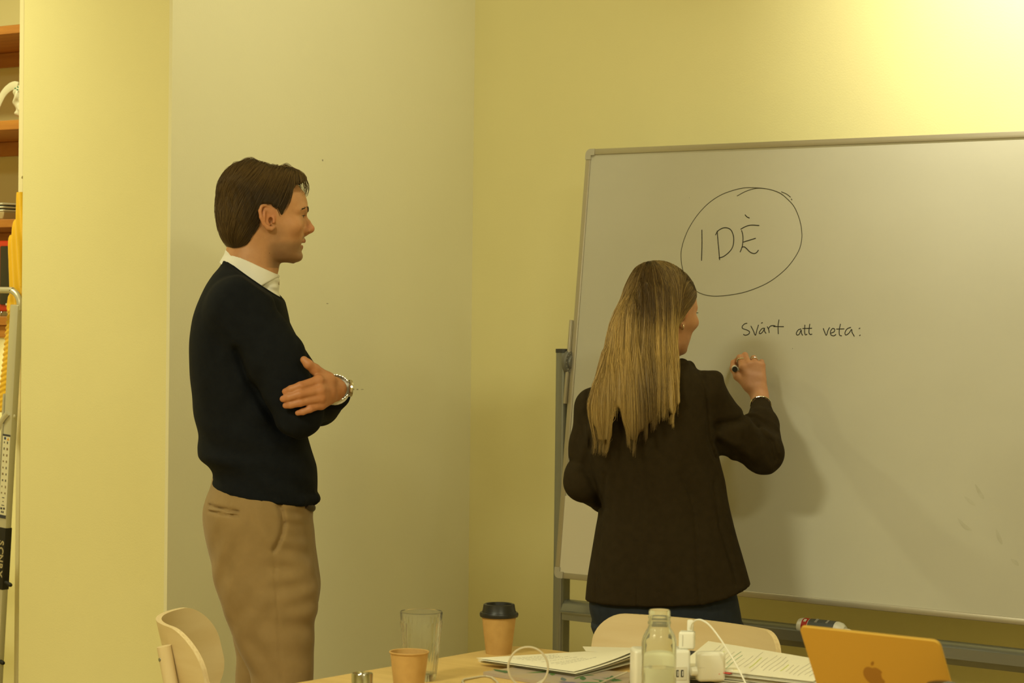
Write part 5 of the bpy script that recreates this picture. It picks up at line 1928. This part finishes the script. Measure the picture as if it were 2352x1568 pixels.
# --- trousers
M_jean = mat('dark_navy_denim', (0.012, 0.018, 0.030), 0.8, col2=(0.009, 0.014, 0.024), nscale=60, bump=0.05, bscale=500)
J = Field(axis([(-.24, .24, .006)]), axis([(-.14, .14, .007)]), axis([(.03, .62, .012), (.62, .86, .006)]))
J.add(loft([wrow(1300, 1390, 1660, -.09, .09), wrow(1350, 1362, 1688, -.10, .10), wrow(1390, 1353, 1698, -.105, .10), wrow(1430, 1361, 1704, -.105, .10), wrow(1480, 1379, 1703, -.10, .095), wrow(1540, 1390, 1700, -.09, .09)], 2.4))
for sx, sgn in ((1462, -1), (1618, 1)):
    J.add(loft([wrow(1440, sx - 100, sx + 85, -.10, .09), wrow(1485, sx - 84, sx + 82, -.095, .09), wrow(1540, sx - 76, sx + 76, -.09, .085), wrow(1700, sx - 64, sx + 64, -.075, .07), wrow(1850, sx - 56, sx + 56, -.068, .06), wrow(2060, sx - 50, sx + 50, -.07, .05)], 2.2), .02)
J.groove(gz([(1366, 1440), (1400, 1455), (1440, 1470)]), .004, .003, (-.3, -.2, .6), (.3, 0, .9))
V, Q = fixmesh(*J.mesh())
V, Q = largest(V, Q)
mesh_obj('trousers', V, Q, M_jean, woman)
for x in (-.081, .090):
    f = Field(axis([(-.2, .2, .007)]), axis([(-.15, .2, .007)]), axis([(-.02, .13, .006)]))
    f.add(cone((x, -.05, .04), .038, (x + .008, .05, .034), .038), .02)
    f.add(ell((x + .02, .09, .028), (.040, .072, .028)), .03)
    f.keep(lambda X, Y, Z_: .0015 - Z_ + 0 * X + 0 * Y, .003)
    V, Q = fixmesh(*f.mesh())
    mesh_obj('shoe', V, Q, mat('black_leather', (.012, .011, .010), .35), woman)

# --- hair
WH = Field(axis([(-.20, .12, .0035)]), axis([(-.19, .15, .0035)]), axis([(1.10, 1.63, .0035)]))
MW = (W_R, W_o)
WH.add(ell(tuple(np.array((-.006, 0, .040)) * HS), tuple(np.array((.110, .0840, .096)) * HS)), 0, MW)
WH.add(ell(wp(1503, 630, -.01), (.045, .050, .026)), .03)
fp = poly2d([(.100, .125), (.094, .088), (.084, .068), (.060, .050), (.034, .032), (.014, .010), (.000, -.008), (-.010, -.03), (-.016, -.06), (-.018, -.16), (-.3, -.16), (-.3, .3), (.1, .3)])


def face_cut(X, Y, Zz):
    dx, dy, dz = X - W_o[0], Y - W_o[1], Zz - W_o[2]
    x = (W_R[0, 0] * dx + W_R[1, 0] * dy) / HS
    return fp(x + 0 * dz, dz / HS + 0 * x) * HS


WH.keep(face_cut, .008)
WH.add(loft([wrow(655, 1462, 1545, -.080, .02), wrow(695, 1426, 1552, -.098, .03), wrow(740, 1405, 1553, -.106, .02), wrow(790, 1393, 1552, -.114, .0), wrow(840, 1379, 1554, -.136, -.03), wrow(880, 1367, 1556, -.150, -.06),
             wrow(925, 1356, 1557, -.158, -.085), wrow(955, 1359, 1553, -.158, -.10), wrow(985, 1367, 1535, -.155, -.11), wrow(1010, 1374, 1490, -.150, -.115)], 2.6), .012)
zend_px = np.array([(1330, 1050), (1352, 1050), (1375, 1046), (1404, 1050), (1409, 985), (1416, 962), (1424, 968), (1430, 995), (1446, 1034), (1456, 1054), (1470, 1022), (1478, 1018), (1507, 985), (1520, 965), (1536, 968), (1548, 985), (1553, 962), (1570, 950)], float)
zend = np.array([wp(px, py, -.15)[[0, 2]] for px, py in zend_px])
WH.keep(lambda X, Y, Zz: np.interp(X, zend[:, 0], zend[:, 1]) + .030 - Zz + 0 * Y, .01)
rn = np.random.default_rng(9)
for k in range(60):
    p0 = np.array((rn.uniform(-.16, .05), rn.uniform(-.15, -.08), rn.uniform(1.15, 1.58)))
    WH.fold(p0, (1, .2, rn.uniform(-.1, .1)), rn.uniform(.012, .03), (.025, .04, .10), rn.uniform(.001, .003), rn.uniform(0, 6))
V, Q = fixmesh(*WH.mesh())
V, Q = largest(V, Q)
part_a = wp(1492, 620, 0)[0]


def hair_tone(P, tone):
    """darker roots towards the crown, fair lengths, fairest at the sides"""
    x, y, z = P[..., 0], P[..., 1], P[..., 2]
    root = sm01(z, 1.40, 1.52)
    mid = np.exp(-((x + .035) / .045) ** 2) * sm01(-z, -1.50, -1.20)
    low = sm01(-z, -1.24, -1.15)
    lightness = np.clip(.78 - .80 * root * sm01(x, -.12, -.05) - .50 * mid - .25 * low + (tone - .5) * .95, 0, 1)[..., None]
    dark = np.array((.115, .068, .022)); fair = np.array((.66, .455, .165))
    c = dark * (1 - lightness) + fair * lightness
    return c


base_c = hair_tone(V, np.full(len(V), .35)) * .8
ns = 9000
cand = V[(V[:, 2] > 1.30)]
wgt = .25 + 3.0 * sm01(cand[:, 2], 1.44, 1.58)
P0 = cand[rn.choice(len(cand), ns, p=wgt / wgt.sum())] + rn.normal(0, .0012, (ns, 3))


def wdir(P, s):
    x, y, z = P.T
    d = np.zeros_like(P)
    top = sm01(z, 1.545, 1.60)
    d[:, 0] = top * np.clip((x - part_a) * 26, -1.3, 1.3) + .05 * np.sin(23 * x + 17 * z) + .03 * np.sin(70 * x - 11 * z)
    d[:, 1] = -.75 * top - .10
    d[:, 2] = -1.0
    # locks drawing together and flaring at the tips
    lo = sm01(-z, -1.26, -1.16)
    for cx in (1392, 1452):
        c = wp(cx, 990, -.15)[0]
        w = np.exp(-((x - c) / .022) ** 2) * lo
        d[:, 0] += w * np.clip((c - x) * 12, -.3, .3)
    lx = (P - W_o) @ W_R / HS
    sw_ = sm01(lx[:, 0], -.03, .03) * sm01(lx[:, 2], -.06, -.02) * sm01(-lx[:, 1], -.02, .03)
    d -= 1.6 * sw_[:, None] * W_R[:, 0][None]
    left = sm01(-x, .115, .14) * sm01(-z, -1.19, -1.13)
    d[:, 0] -= .35 * left
    return d


NST = 46
paths = trace(WH, P0, wdir, NST, .0115, .0015)
n = len(paths)
ze = np.interp(paths[:, :, 0], zend[:, 0], zend[:, 1]) + np.abs(rn.normal(0, .022, n))[:, None] + (rn.random(n) < .25)[:, None] * rn.uniform(0, .10, n)[:, None] - .004
below = paths[:, :, 2] < ze
nend = np.where(below.any(1), below.argmax(1), NST)
L = (paths - W_o) @ W_R / HS
bad = (fp(L[..., 0], L[..., 2]) > .003) & (L[..., 2] > -.13) & (L[..., 1] < .05) & (L[..., 0] > -.02)
nend = np.minimum(nend, np.where(bad.any(1), bad.argmax(1), NST))
ok_ = nend > 3
paths, nend = paths[ok_], nend[ok_]
n = len(paths)
m = 22
tt = np.linspace(0, 1, m)[None] * (nend - 1)[:, None]
i0 = np.floor(tt).astype(int); i1 = np.minimum(i0 + 1, NST - 1); f_ = (tt - i0)[..., None]
ar = np.arange(n)[:, None]
paths = paths[ar, i0] * (1 - f_) + paths[ar, i1] * f_
paths += (np.cumsum(rn.normal(0, .00035, (n, m, 3)), axis=1))
tone = rn.random(n)
cl = .5 + .5 * np.sin(paths[:, 6, 0] * 210 + 3 * np.sin(paths[:, 6, 0] * 77))
tone = np.clip(tone * .6 + cl * .4, 0, 1)[:, None]
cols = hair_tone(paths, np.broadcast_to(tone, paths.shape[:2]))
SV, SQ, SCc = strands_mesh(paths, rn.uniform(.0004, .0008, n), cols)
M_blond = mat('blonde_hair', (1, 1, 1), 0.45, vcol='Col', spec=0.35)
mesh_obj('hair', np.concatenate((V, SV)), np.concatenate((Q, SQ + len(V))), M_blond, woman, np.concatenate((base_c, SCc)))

# --- jewellery
M_silver = mat('silver', (0.72, 0.68, 0.58), 0.18, 1.0)


def torus(c, ax, R_, r_, n=40, k=10, mod=None):
    ax = np.asarray(ax, float); ax /= np.linalg.norm(ax)
    u = np.cross(ax, (0.3, 0.2, 0.9)); u /= np.linalg.norm(u); v = np.cross(ax, u)
    pts = [np.asarray(c) + R_ * (u * math.cos(2 * math.pi * i / n) + v * math.sin(2 * math.pi * i / n)) for i in range(n + 1)]
    rr = [r_ * (1 + (.45 * abs(math.cos(mod * math.pi * i / n)) if mod else 0)) for i in range(n + 1)]
    return MB().tube(pts, rr, k, caps=False)


a_, b_ = RM_[0], RF_[0][0]
torus(a_ * .35 + b_ * .65, b_ - a_, .0094, .0016, 44, 8, 11).build('finger_ring', M_silver, woman)
a_, b_ = RM_[2], RF_[2][0]
torus(a_ * .40 + b_ * .60, b_ - a_, .0092, .0023, 36, 8).build('finger_ring', M_silver, woman)
br_c = elR * .115 + wrR * .885
torus(br_c, wrR - elR, .0262, .0016, 60, 8, 15).build('bracelet', M_silver, woman)
e_ = W_R @ (np.array((.000, -.0705, -.026)) * HS) + W_o
torus(e_ + np.array((.000, -.003, 0)), (.8, .5, 0), .0062, .0010, 30, 8).build('earring', M_silver, woman)

# ------------------------------------------------------------------ marker pen in her hand
tip = onplane(1684, 833, P_B, N_B) + N_B * 0.0005
wr_ = lambda p: WOM.o + AV * p[0] + BV * p[1] + np.array((0, 0, p[2]))
cap = wr_(wp(1688, 848, .268))
dirp = (tip - cap); Lp = np.linalg.norm(dirp); dirp /= Lp
mk = thing('marker_pen', 'white whiteboard marker with a black end held in the writing hand', 'marker', tuple(cap))
z_ = np.zeros(3)
MB().tube([dirp * .0, dirp * .0015, dirp * .010], [.0062, .0072, .0072], 20).build('end_plug', mat('marker_black', (.012, .012, .013), .35), mk)
MB().tube([dirp * .006, dirp * .0065, dirp * (Lp - .035)], [.0070, .0078, .0078], 20).build('barrel', M_whitep, mk)
MB().tube([dirp * (Lp - .036), dirp * (Lp - .030), dirp * (Lp - .010), dirp * (Lp - .006)], [.0074, .0060, .0045, .0030], 20).build('grip', mat('marker_black', (.012, .012, .013), .35), mk)
MB().tube([dirp * (Lp - .007), dirp * Lp], [.0022, .0012], 12).build('nib', M_ink, mk)
# ------------------------------------------------------------------ shelves in the alcove behind the pier
M_pine = mat('orange_pine', (0.52, 0.22, 0.035), 0.5, col2=(0.42, 0.16, 0.025), nscale=4, stretch=(1.5, 8, 12), bump=0.02)
M_melam = mat('cream_melamine', (0.80, 0.72, 0.46), 0.4)
shx1 = float(onY(45, 300, YF)[0])
xs0, xs1 = shx1 - 1.25, shx1
su = thing('shelving_unit', 'open pine shelving with a cream side panel in the alcove left of the pier', 'shelf', ((xs0 + xs1) / 2, YF, 0))
cx_ = (xs0 + xs1) / 2


def spart(name, lo, hi, m, bev=0.0015, parent=None):
    lo, hi = np.array(lo, float), np.array(hi, float)
    c = (lo + hi) / 2 - np.array((cx_, YF, 0))
    return MB().box(tuple(c), tuple(hi - lo), bevel=bev, seg=1).build(name, m, parent or su)


spart('side_panel', (xs1, YF - 0.004, 0), (xs1 + 0.020, YA - 0.003, 2.75), M_melam)
spart('side_panel', (xs0 - 0.018, YF - 0.004, 0), (xs0, YA - 0.003, 2.75), M_melam)
SHZ = []
for (yt, yb) in ((58, 78), (276, 298), (503, 522), (727, 747)):
    zt2, zb2 = float(onY(20, yt, YF)[2]), float(onY(20, yb, YF)[2])
    SHZ.append(zt2)
    spart('shelf_board', (xs0, YF, zb2), (xs1, YA - 0.004, zt2), M_pine)
    spart('shelf_cleat', (xs0, YA - 0.028, zb2 - 0.045), (xs1, YA - 0.004, zb2 - 0.0005), M_pine)
spart('front_apron', (xs0, YF + 0.012, SHZ[3] - 0.062), (xs1, YF + 0.032, SHZ[3] - 0.0265), M_pine)
area('lamp_under_shelf', ((xs0 + xs1) / 2 + 0.3, YF + 0.16, SHZ[3] - 0.05), ((xs0 + xs1) / 2 + 0.3, YF + 0.2, 0), 0.25, 3.0, WARM)

# plastic bag slumped on the second board
pb_ = onY(36, 276, YF + 0.05)
bag = thing('plastic_bag', 'white plastic carrier bag with green print slumped on a pine shelf', 'bag', (pb_[0], YF + 0.08, SHZ[1]))
fb = Field(axis([(-.10, .12, .004)]), axis([(-.07, .07, .005)]), axis([(-.004, .13, .004)]))
fb.add(ell((.02, 0, .055), (.042, .040, .053)), 0)
fb.add(ell((.015, -.01, .085), (.028, .03, .03)), .02)
for k, a in enumerate((0.3, 1.4, 2.6, 4.0, 5.2)):
    fb.fold((.02 + .03 * math.cos(a), -.03, .05 + .03 * math.sin(a)), (math.cos(a * 2), .2, math.sin(a * 2)), .028, .035, .005, a)
fb.keep(lambda X, Y, Zz: .001 - Zz + 0 * X + 0 * Y, .003)
V, Q = fixmesh(*fb.mesh()); V, Q = largest(V, Q)
M_bag = mat('white_bag_film', (0.72, 0.68, 0.50), 0.4, sss=0.1)
mesh_obj('bag_body', V, Q, M_bag, bag)
hl = [onY(px, py, YF + 0.06) - np.array(bag.location) for (px, py) in ((-14, 268), (-6, 245), (8, 216), (22, 201), (34, 196), (42, 198))]
MB().tube(crom(hl, 6), 0.013, 10, flat=((0, 1, 0), 0.35)).build('bag_handle', M_bag, bag)
for (px, py) in ((35, 203), (40, 206), (41, 200)):
    p = onY(px, py, YF + 0.028) - np.array(bag.location)
    MB().box(tuple(p), (0.007, 0.0015, 0.004), (0, random.uniform(-.8, .8), 0), bevel=.0005, seg=1).build('green_print', mat('green_print', (.03, .22, .10), .5), bag)
# stacked trays on the third board
pt = onY(16, 500, YF + 0.10)
stackx = pt[0] - 0.02
zst = SHZ[2]
tb_ = thing('storage_box', 'low pale box with trays stacked on it on the third pine shelf', 'box', (stackx, YF + 0.13, zst + 0.0005))
MB().box((0, 0, 0.012), (0.20, 0.22, 0.024), bevel=.003, seg=1).build('box_body', mat('tan_box', (.42, .31, .15), .6), tb_)
for k, dz in enumerate((0.0245, 0.0345, 0.0445)):
    tr_ = MB().box((0, 0, dz + 0.003), (0.20 - .004 * k, 0.22, 0.006), bevel=.0025, seg=1)
    o = tr_.build('serving_tray', mat('pale_metal_tray', (.62, .60, .48), .35, .3))
    o.location = tb_.location
    tag(o, ('pale metal tray lying directly on the low box on the pine shelf', 'pale metal tray between two others on the low box', 'topmost pale metal tray on the low box on the pine shelf')[k], 'tray')
# red framed oven on the lowest board
pr0, pr1 = onY(1, 553, YF + 0.03), onY(60, 716, YF + 0.03)
rw, rh = 0.24, float(pr0[2] - pr1[2])
ro = thing('mini_oven', 'small red framed oven with dark glass door on wire feet on the lowest shelf', 'oven', (pr0[0] + rw / 2 - 0.012, YF + 0.015, SHZ[3] + 0.0005))
zb_ = float(pr1[2]) - SHZ[3]
M_red = mat('red_enamel', (.55, .035, .01), .35)
MB().box((0, .12, zb_ + rh / 2), (rw, .22, rh), bevel=.006).build('oven_case', M_red, ro)
MB().box((.004, .008, zb_ + rh / 2 + .002), (rw - .036, .008, rh - .036), bevel=.004).build('door_glass', mat('dark_glass', (.012, .010, .008), .12), ro)
p = onY(17, 699, YF + 0.015) - np.array(ro.location)
MB().box((p[0], .001, p[2]), (.013, .008, .007), bevel=.002).build('button', mat('cream_button', (.6, .55, .4), .4), ro)
for dx in (-.13, -.115, -.10, .10, .13):
    MB().tube([(dx, .02, zb_ + .002), (dx, .012, zb_ * .5), (dx, .012, .0)], .0022, 8).build('wire_foot', M_silver, ro)

# yellow cloth hanging in front of the side panel, ribbed towards its end
YC = YF - 0.06
M_yel = mat('mustard_terry', (0.80, 0.47, 0.012), 0.85, bump=0.10, bscale=300, sheen=0.2)
clf = Field(axis([(-.20, .14, .0032)]), axis([(-.05, .05, .004)]), axis([(-.52, .32, .0032)]))
c0_ = onY(40, 690, YC)
cw = lambda px, py, y=0.0: onY(px, py, YC) - c0_ + np.array((0, y, 0))
prs = [(412, 49, 60), (440, 45, 62), (480, 43, 64), (510, 37, 66), (535, 30, 66), (545, 27, 64), (600, 25, 62), (660, 25, 58), (705, 22, 50), (760, 17, 44), (820, 11, 38), (880, 4, 32), (945, -4, 25)]
rws = []
for (py, x0, x1) in prs:
    a, b = cw(x0, py), cw(x1, py)
    rws.append((a[2], a[0], b[0], -.016, .016))
clf.add(loft(rws, 2.4))
ztop_r = cw(30, 712)[2]
clf.disp(lambda X, Y, Zz: (np.where(Zz < ztop_r, .0018 * np.cos(2 * math.pi * (Zz - .35 * X) / .0150), .0028 * np.cos(2 * math.pi * (X + .1 * Zz) / .024))).astype(np.float32) + 0 * Y, (-.2, -.05, -.52), (.14, .05, .32))
V, Q = fixmesh(*clf.mesh()); V, Q = largest(V, Q)
o = mesh_obj('hanging_cloth', V, Q, M_yel)
o.location = tuple(c0_)
tag(o, 'mustard yellow cloth with ribbed lower half hanging beside the shelves', 'cloth')
hk_ = onY(54, 415, YC)
o = MB().tube([(0, .058, .004), (0, .020, .004), (0, -.004, .010)], .0045, 10).build('wall_hook', M_silver)
o.location = tuple(hk_ + np.array((0, 0, 0)))
tag(o, 'small metal hook on the shelf side panel holding the yellow cloth', 'hook')

# ------------------------------------------------------------------ aluminium step ladder leaning by the pier
YLd = YC - 0.07
ld = thing('step_ladder', 'aluminium step ladder with a warning label and a black lettered sleeve beside the pier', 'ladder', (float(onY(0, 1400, YLd)[0]), YLd, 0))
lo0 = np.array(ld.location)
lp = lambda px, py, y=0.0: onY(px, py, YLd) - lo0 + np.array((0, y, 0))
M_lad = mat('ladder_aluminium', (0.62, 0.59, 0.46), 0.4, 0.55)
hd = [lp(12, 666), lp(28, 668), lp(39, 677), lp(45, 692), lp(44.5, 712)]
mxh = lp(39, 700)[0] - 0.20
hd = [np.array((2 * mxh - q_[0], q_[1], q_[2])) for q_ in hd[::-1]] + hd
MB().tube(crom(hd, 6), .0092, 14).build('top_handle', M_lad, ld)
zfl = -lo0[2]
k_l = lambda py: -37 / 750.0
# front rail: flat extrusion from the handle to the floor
bot = lp(42 - 37 / 750 * (2350 - 700) - 6, 2350)
top_ = lp(39, 700)
bot = top_ + (lp(6, 1300) - top_) * ((top_[2] - 0.03) / (top_[2] - lp(6, 1300)[2]))
ax_l = bot - top_; Ll = np.linalg.norm(ax_l); ax_l /= Ll
sd_l = np.cross(ax_l, (0, 1.0, 0)); sd_l /= np.linalg.norm(sd_l)
if sd_l[0] < 0: sd_l = -sd_l
wR = 0.0178


def rail_box(name, s0, s1, w, t, m, yoff=0.0, bev=.003, parent=None, off=0.0):
    c = top_ + ax_l * ((s0 + s1) / 2) + sd_l * off + np.array((0, yoff, 0))
    Rm = Matrix((tuple(sd_l), (0, 1, 0), tuple(np.cross(sd_l, (0, 1.0, 0))))).transposed()
    return MB().box(tuple(c), (w, t, s1 - s0), Rm, bevel=bev).build(name, m, parent or ld)


srail = lambda py: (top_[2] - lp(20, py)[2]) / -ax_l[2]
rl = rail_box('rail', 0, Ll, wR * 2, .022, M_lad)
rail_box('rail_lip', srail(905), Ll - .02, .006, .030, M_lad, off=-wR - .004)
for k in range(2):
    # second rail on the far side of the ladder
    if k == 0:
        c2 = np.array((-.40, 0, 0))
        tmp = top_; top_ = top_ + c2
        rail_box('rail', 0, Ll, wR * 2, .022, M_lad)
        top_ = tmp
for s in np.linspace(.62, Ll - .26, 4):
    c = top_ + ax_l * s + np.array((-.20, 0, 0))
    MB().box(tuple(c), (.40 - 2 * wR - .002, .08, .022), bevel=.003).build('tread', M_lad, ld)
# rear legs
for dx in (0.0, -.40):
    a = top_ + ax_l * .12 + np.array((dx - .02, .028, 0))
    b = np.array((a[0] - .14, .040, .0))
    MB().tube([a, b], .0085, 10).build('rear_leg', M_lad, ld)
# bent brace tube and rivet
bt = [lp(27, 948, -.014), lp(18, 958, -.014), lp(8, 975, -.014), lp(1, 1000, -.014), lp(-5, 1050, -.014), lp(-8, 1110, -.014)]
MB().tube(crom(bt, 6), .0085, 12, flat=((0, 1, 0), .6)).build('brace', M_lad, ld)
p = lp(40, 955, -.0125)
MB().lathe([(0, .001), (.0035, .0006), (.0045, -.001), (0, -.001)], 16, tuple(p), Matrix.Rotation(math.pi / 2, 3, 'X')).build('rivet', M_lad, ld)
# warning label
s0, s1 = srail(996), srail(1190)
lb = rail_box('warning_label', s0, s1, wR * 1.86, .0006, mat('label_white', (.70, .66, .48), .5), -.0114, 0)
M_lk = mat('label_ink', (.05, .05, .06), .6)


def lbit(name, u, s, w, h, m):
    rail_box(name, s - h / 2, s + h / 2, w, .0005, m, -.0119, 0, lb, off=u)


lbit('label_header', 0, s0 + .0035, wR * 1.84, .006, M_lk)
lbit('label_footer', 0, s1 - .005, wR * 1.84, .010, M_lk)
MB().lathe([(.0045, .0), (.0042, .0004), (.0, .0004)], 18, tuple(top_ + ax_l * (s0 + .013) - sd_l * .006 + np.array((0, -.0118, 0))), Matrix.Rotation(math.pi / 2, 3, 'X')).build('label_mark', mat('label_blue', (.03, .05, .12), .5), lb)
tp = top_ + ax_l * (s0 + .0135) + sd_l * .0075 + np.array((0, -.0120, 0))
MB().prism([(-.005, -.0045), (.005, -.0045), (0, .0045)], tp, sd_l, -ax_l, (0, .0005, 0)).build('label_mark', mat('label_amber', (.65, .30, .02), .5), lb)
random.seed(4)
rows_ = np.linspace(s0 + .025, s0 + (s1 - s0) * .70, 9)
for r_ in rows_:
    for u in (-.0065, .0055):
        lbit('pictogram', u * 1.2 + random.uniform(-.001, .001), r_, random.uniform(.0035, .0065), random.uniform(.004, .0075), mat('pict_%d' % random.randint(0, 2), random.choice(((.12, .11, .09), (.22, .15, .07), (.16, .17, .13))), .6))
for r_, w in ((.755, .010), (.80, .005), (.845, .012)):
    lbit('label_line', 0, s0 + (s1 - s0) * r_, w, .0022, M_lk)
for u in (-.006, -.004, -.002, .001, .003, .005):
    lbit('barcode_bar', u, s0 + (s1 - s0) * .925, .0011, .006, M_lk)
lbit('label_mark', -.006, s0 + (s1 - s0) * .885, .008, .006, M_lk)
lbit('label_mark', .006, s0 + (s1 - s0) * .882, .007, .006, M_lk)
# black sleeve with lettering
s2, s3 = srail(1211), srail(1354)
slv = rail_box('black_sleeve', s2, s3, wR * 2.12, .025, mat('black_tape', (.014, .012, .008), .6), 0, .002)
M_let = mat('worn_lettering', (.52, .44, .26), .7, col2=(.30, .25, .13), nscale=260)
for k, ch_ in enumerate('SCNRY'):
    cu_ = bpy.data.curves.new('letter', 'FONT')
    cu_.body = ch_; cu_.align_x = 'CENTER'; cu_.align_y = 'CENTER'; cu_.size = .0300; cu_.extrude = .0003; cu_.offset = .0008
    tob = bpy.data.objects.new('letter', cu_)
    COL.objects.link(tob)
    bpy.context.view_layer.update()
    me = bpy.data.meshes.new_from_object(tob.evaluated_get(bpy.context.evaluated_depsgraph_get()))
    bpy.data.objects.remove(tob)
    me.materials.clear(); me.materials.append(M_let)
    lo_b = bpy.data.objects.new('letter', me)
    link(lo_b, slv)
    s_c = srail(1240) + (srail(1322) - srail(1240)) * (k + .35) / 4.6
    # reading downwards: text x along the rail, text y across it
    R3 = Matrix((tuple(ax_l), tuple(sd_l), tuple(np.cross(ax_l, sd_l)))).transposed().to_4x4()
    lo_b.matrix_local = Matrix.Translation(top_ + ax_l * s_c + sd_l * .0035 + np.array((0, -.0131, 0))) @ R3
M_rub = mat('black_rubber', (.012, .011, .008), .7)
for (px, py) in ((27, 1344), (10, 1523)):
    e = lp(px, py, -.002); b = lp(px - 14, py - 8, -.002)
    MB().tube([b, e * .85 + b * .15, e], [.0062, .0062, .0045], 14).build('rubber_stop', M_rub, ld)
for dx in (0, -.40):
    e = top_ + ax_l * (Ll - .012) + np.array((dx, 0, 0))
    MB().box((e[0], e[1], .020), (.036, .030, .040), bevel=.004).build('rubber_foot', M_rub, ld)
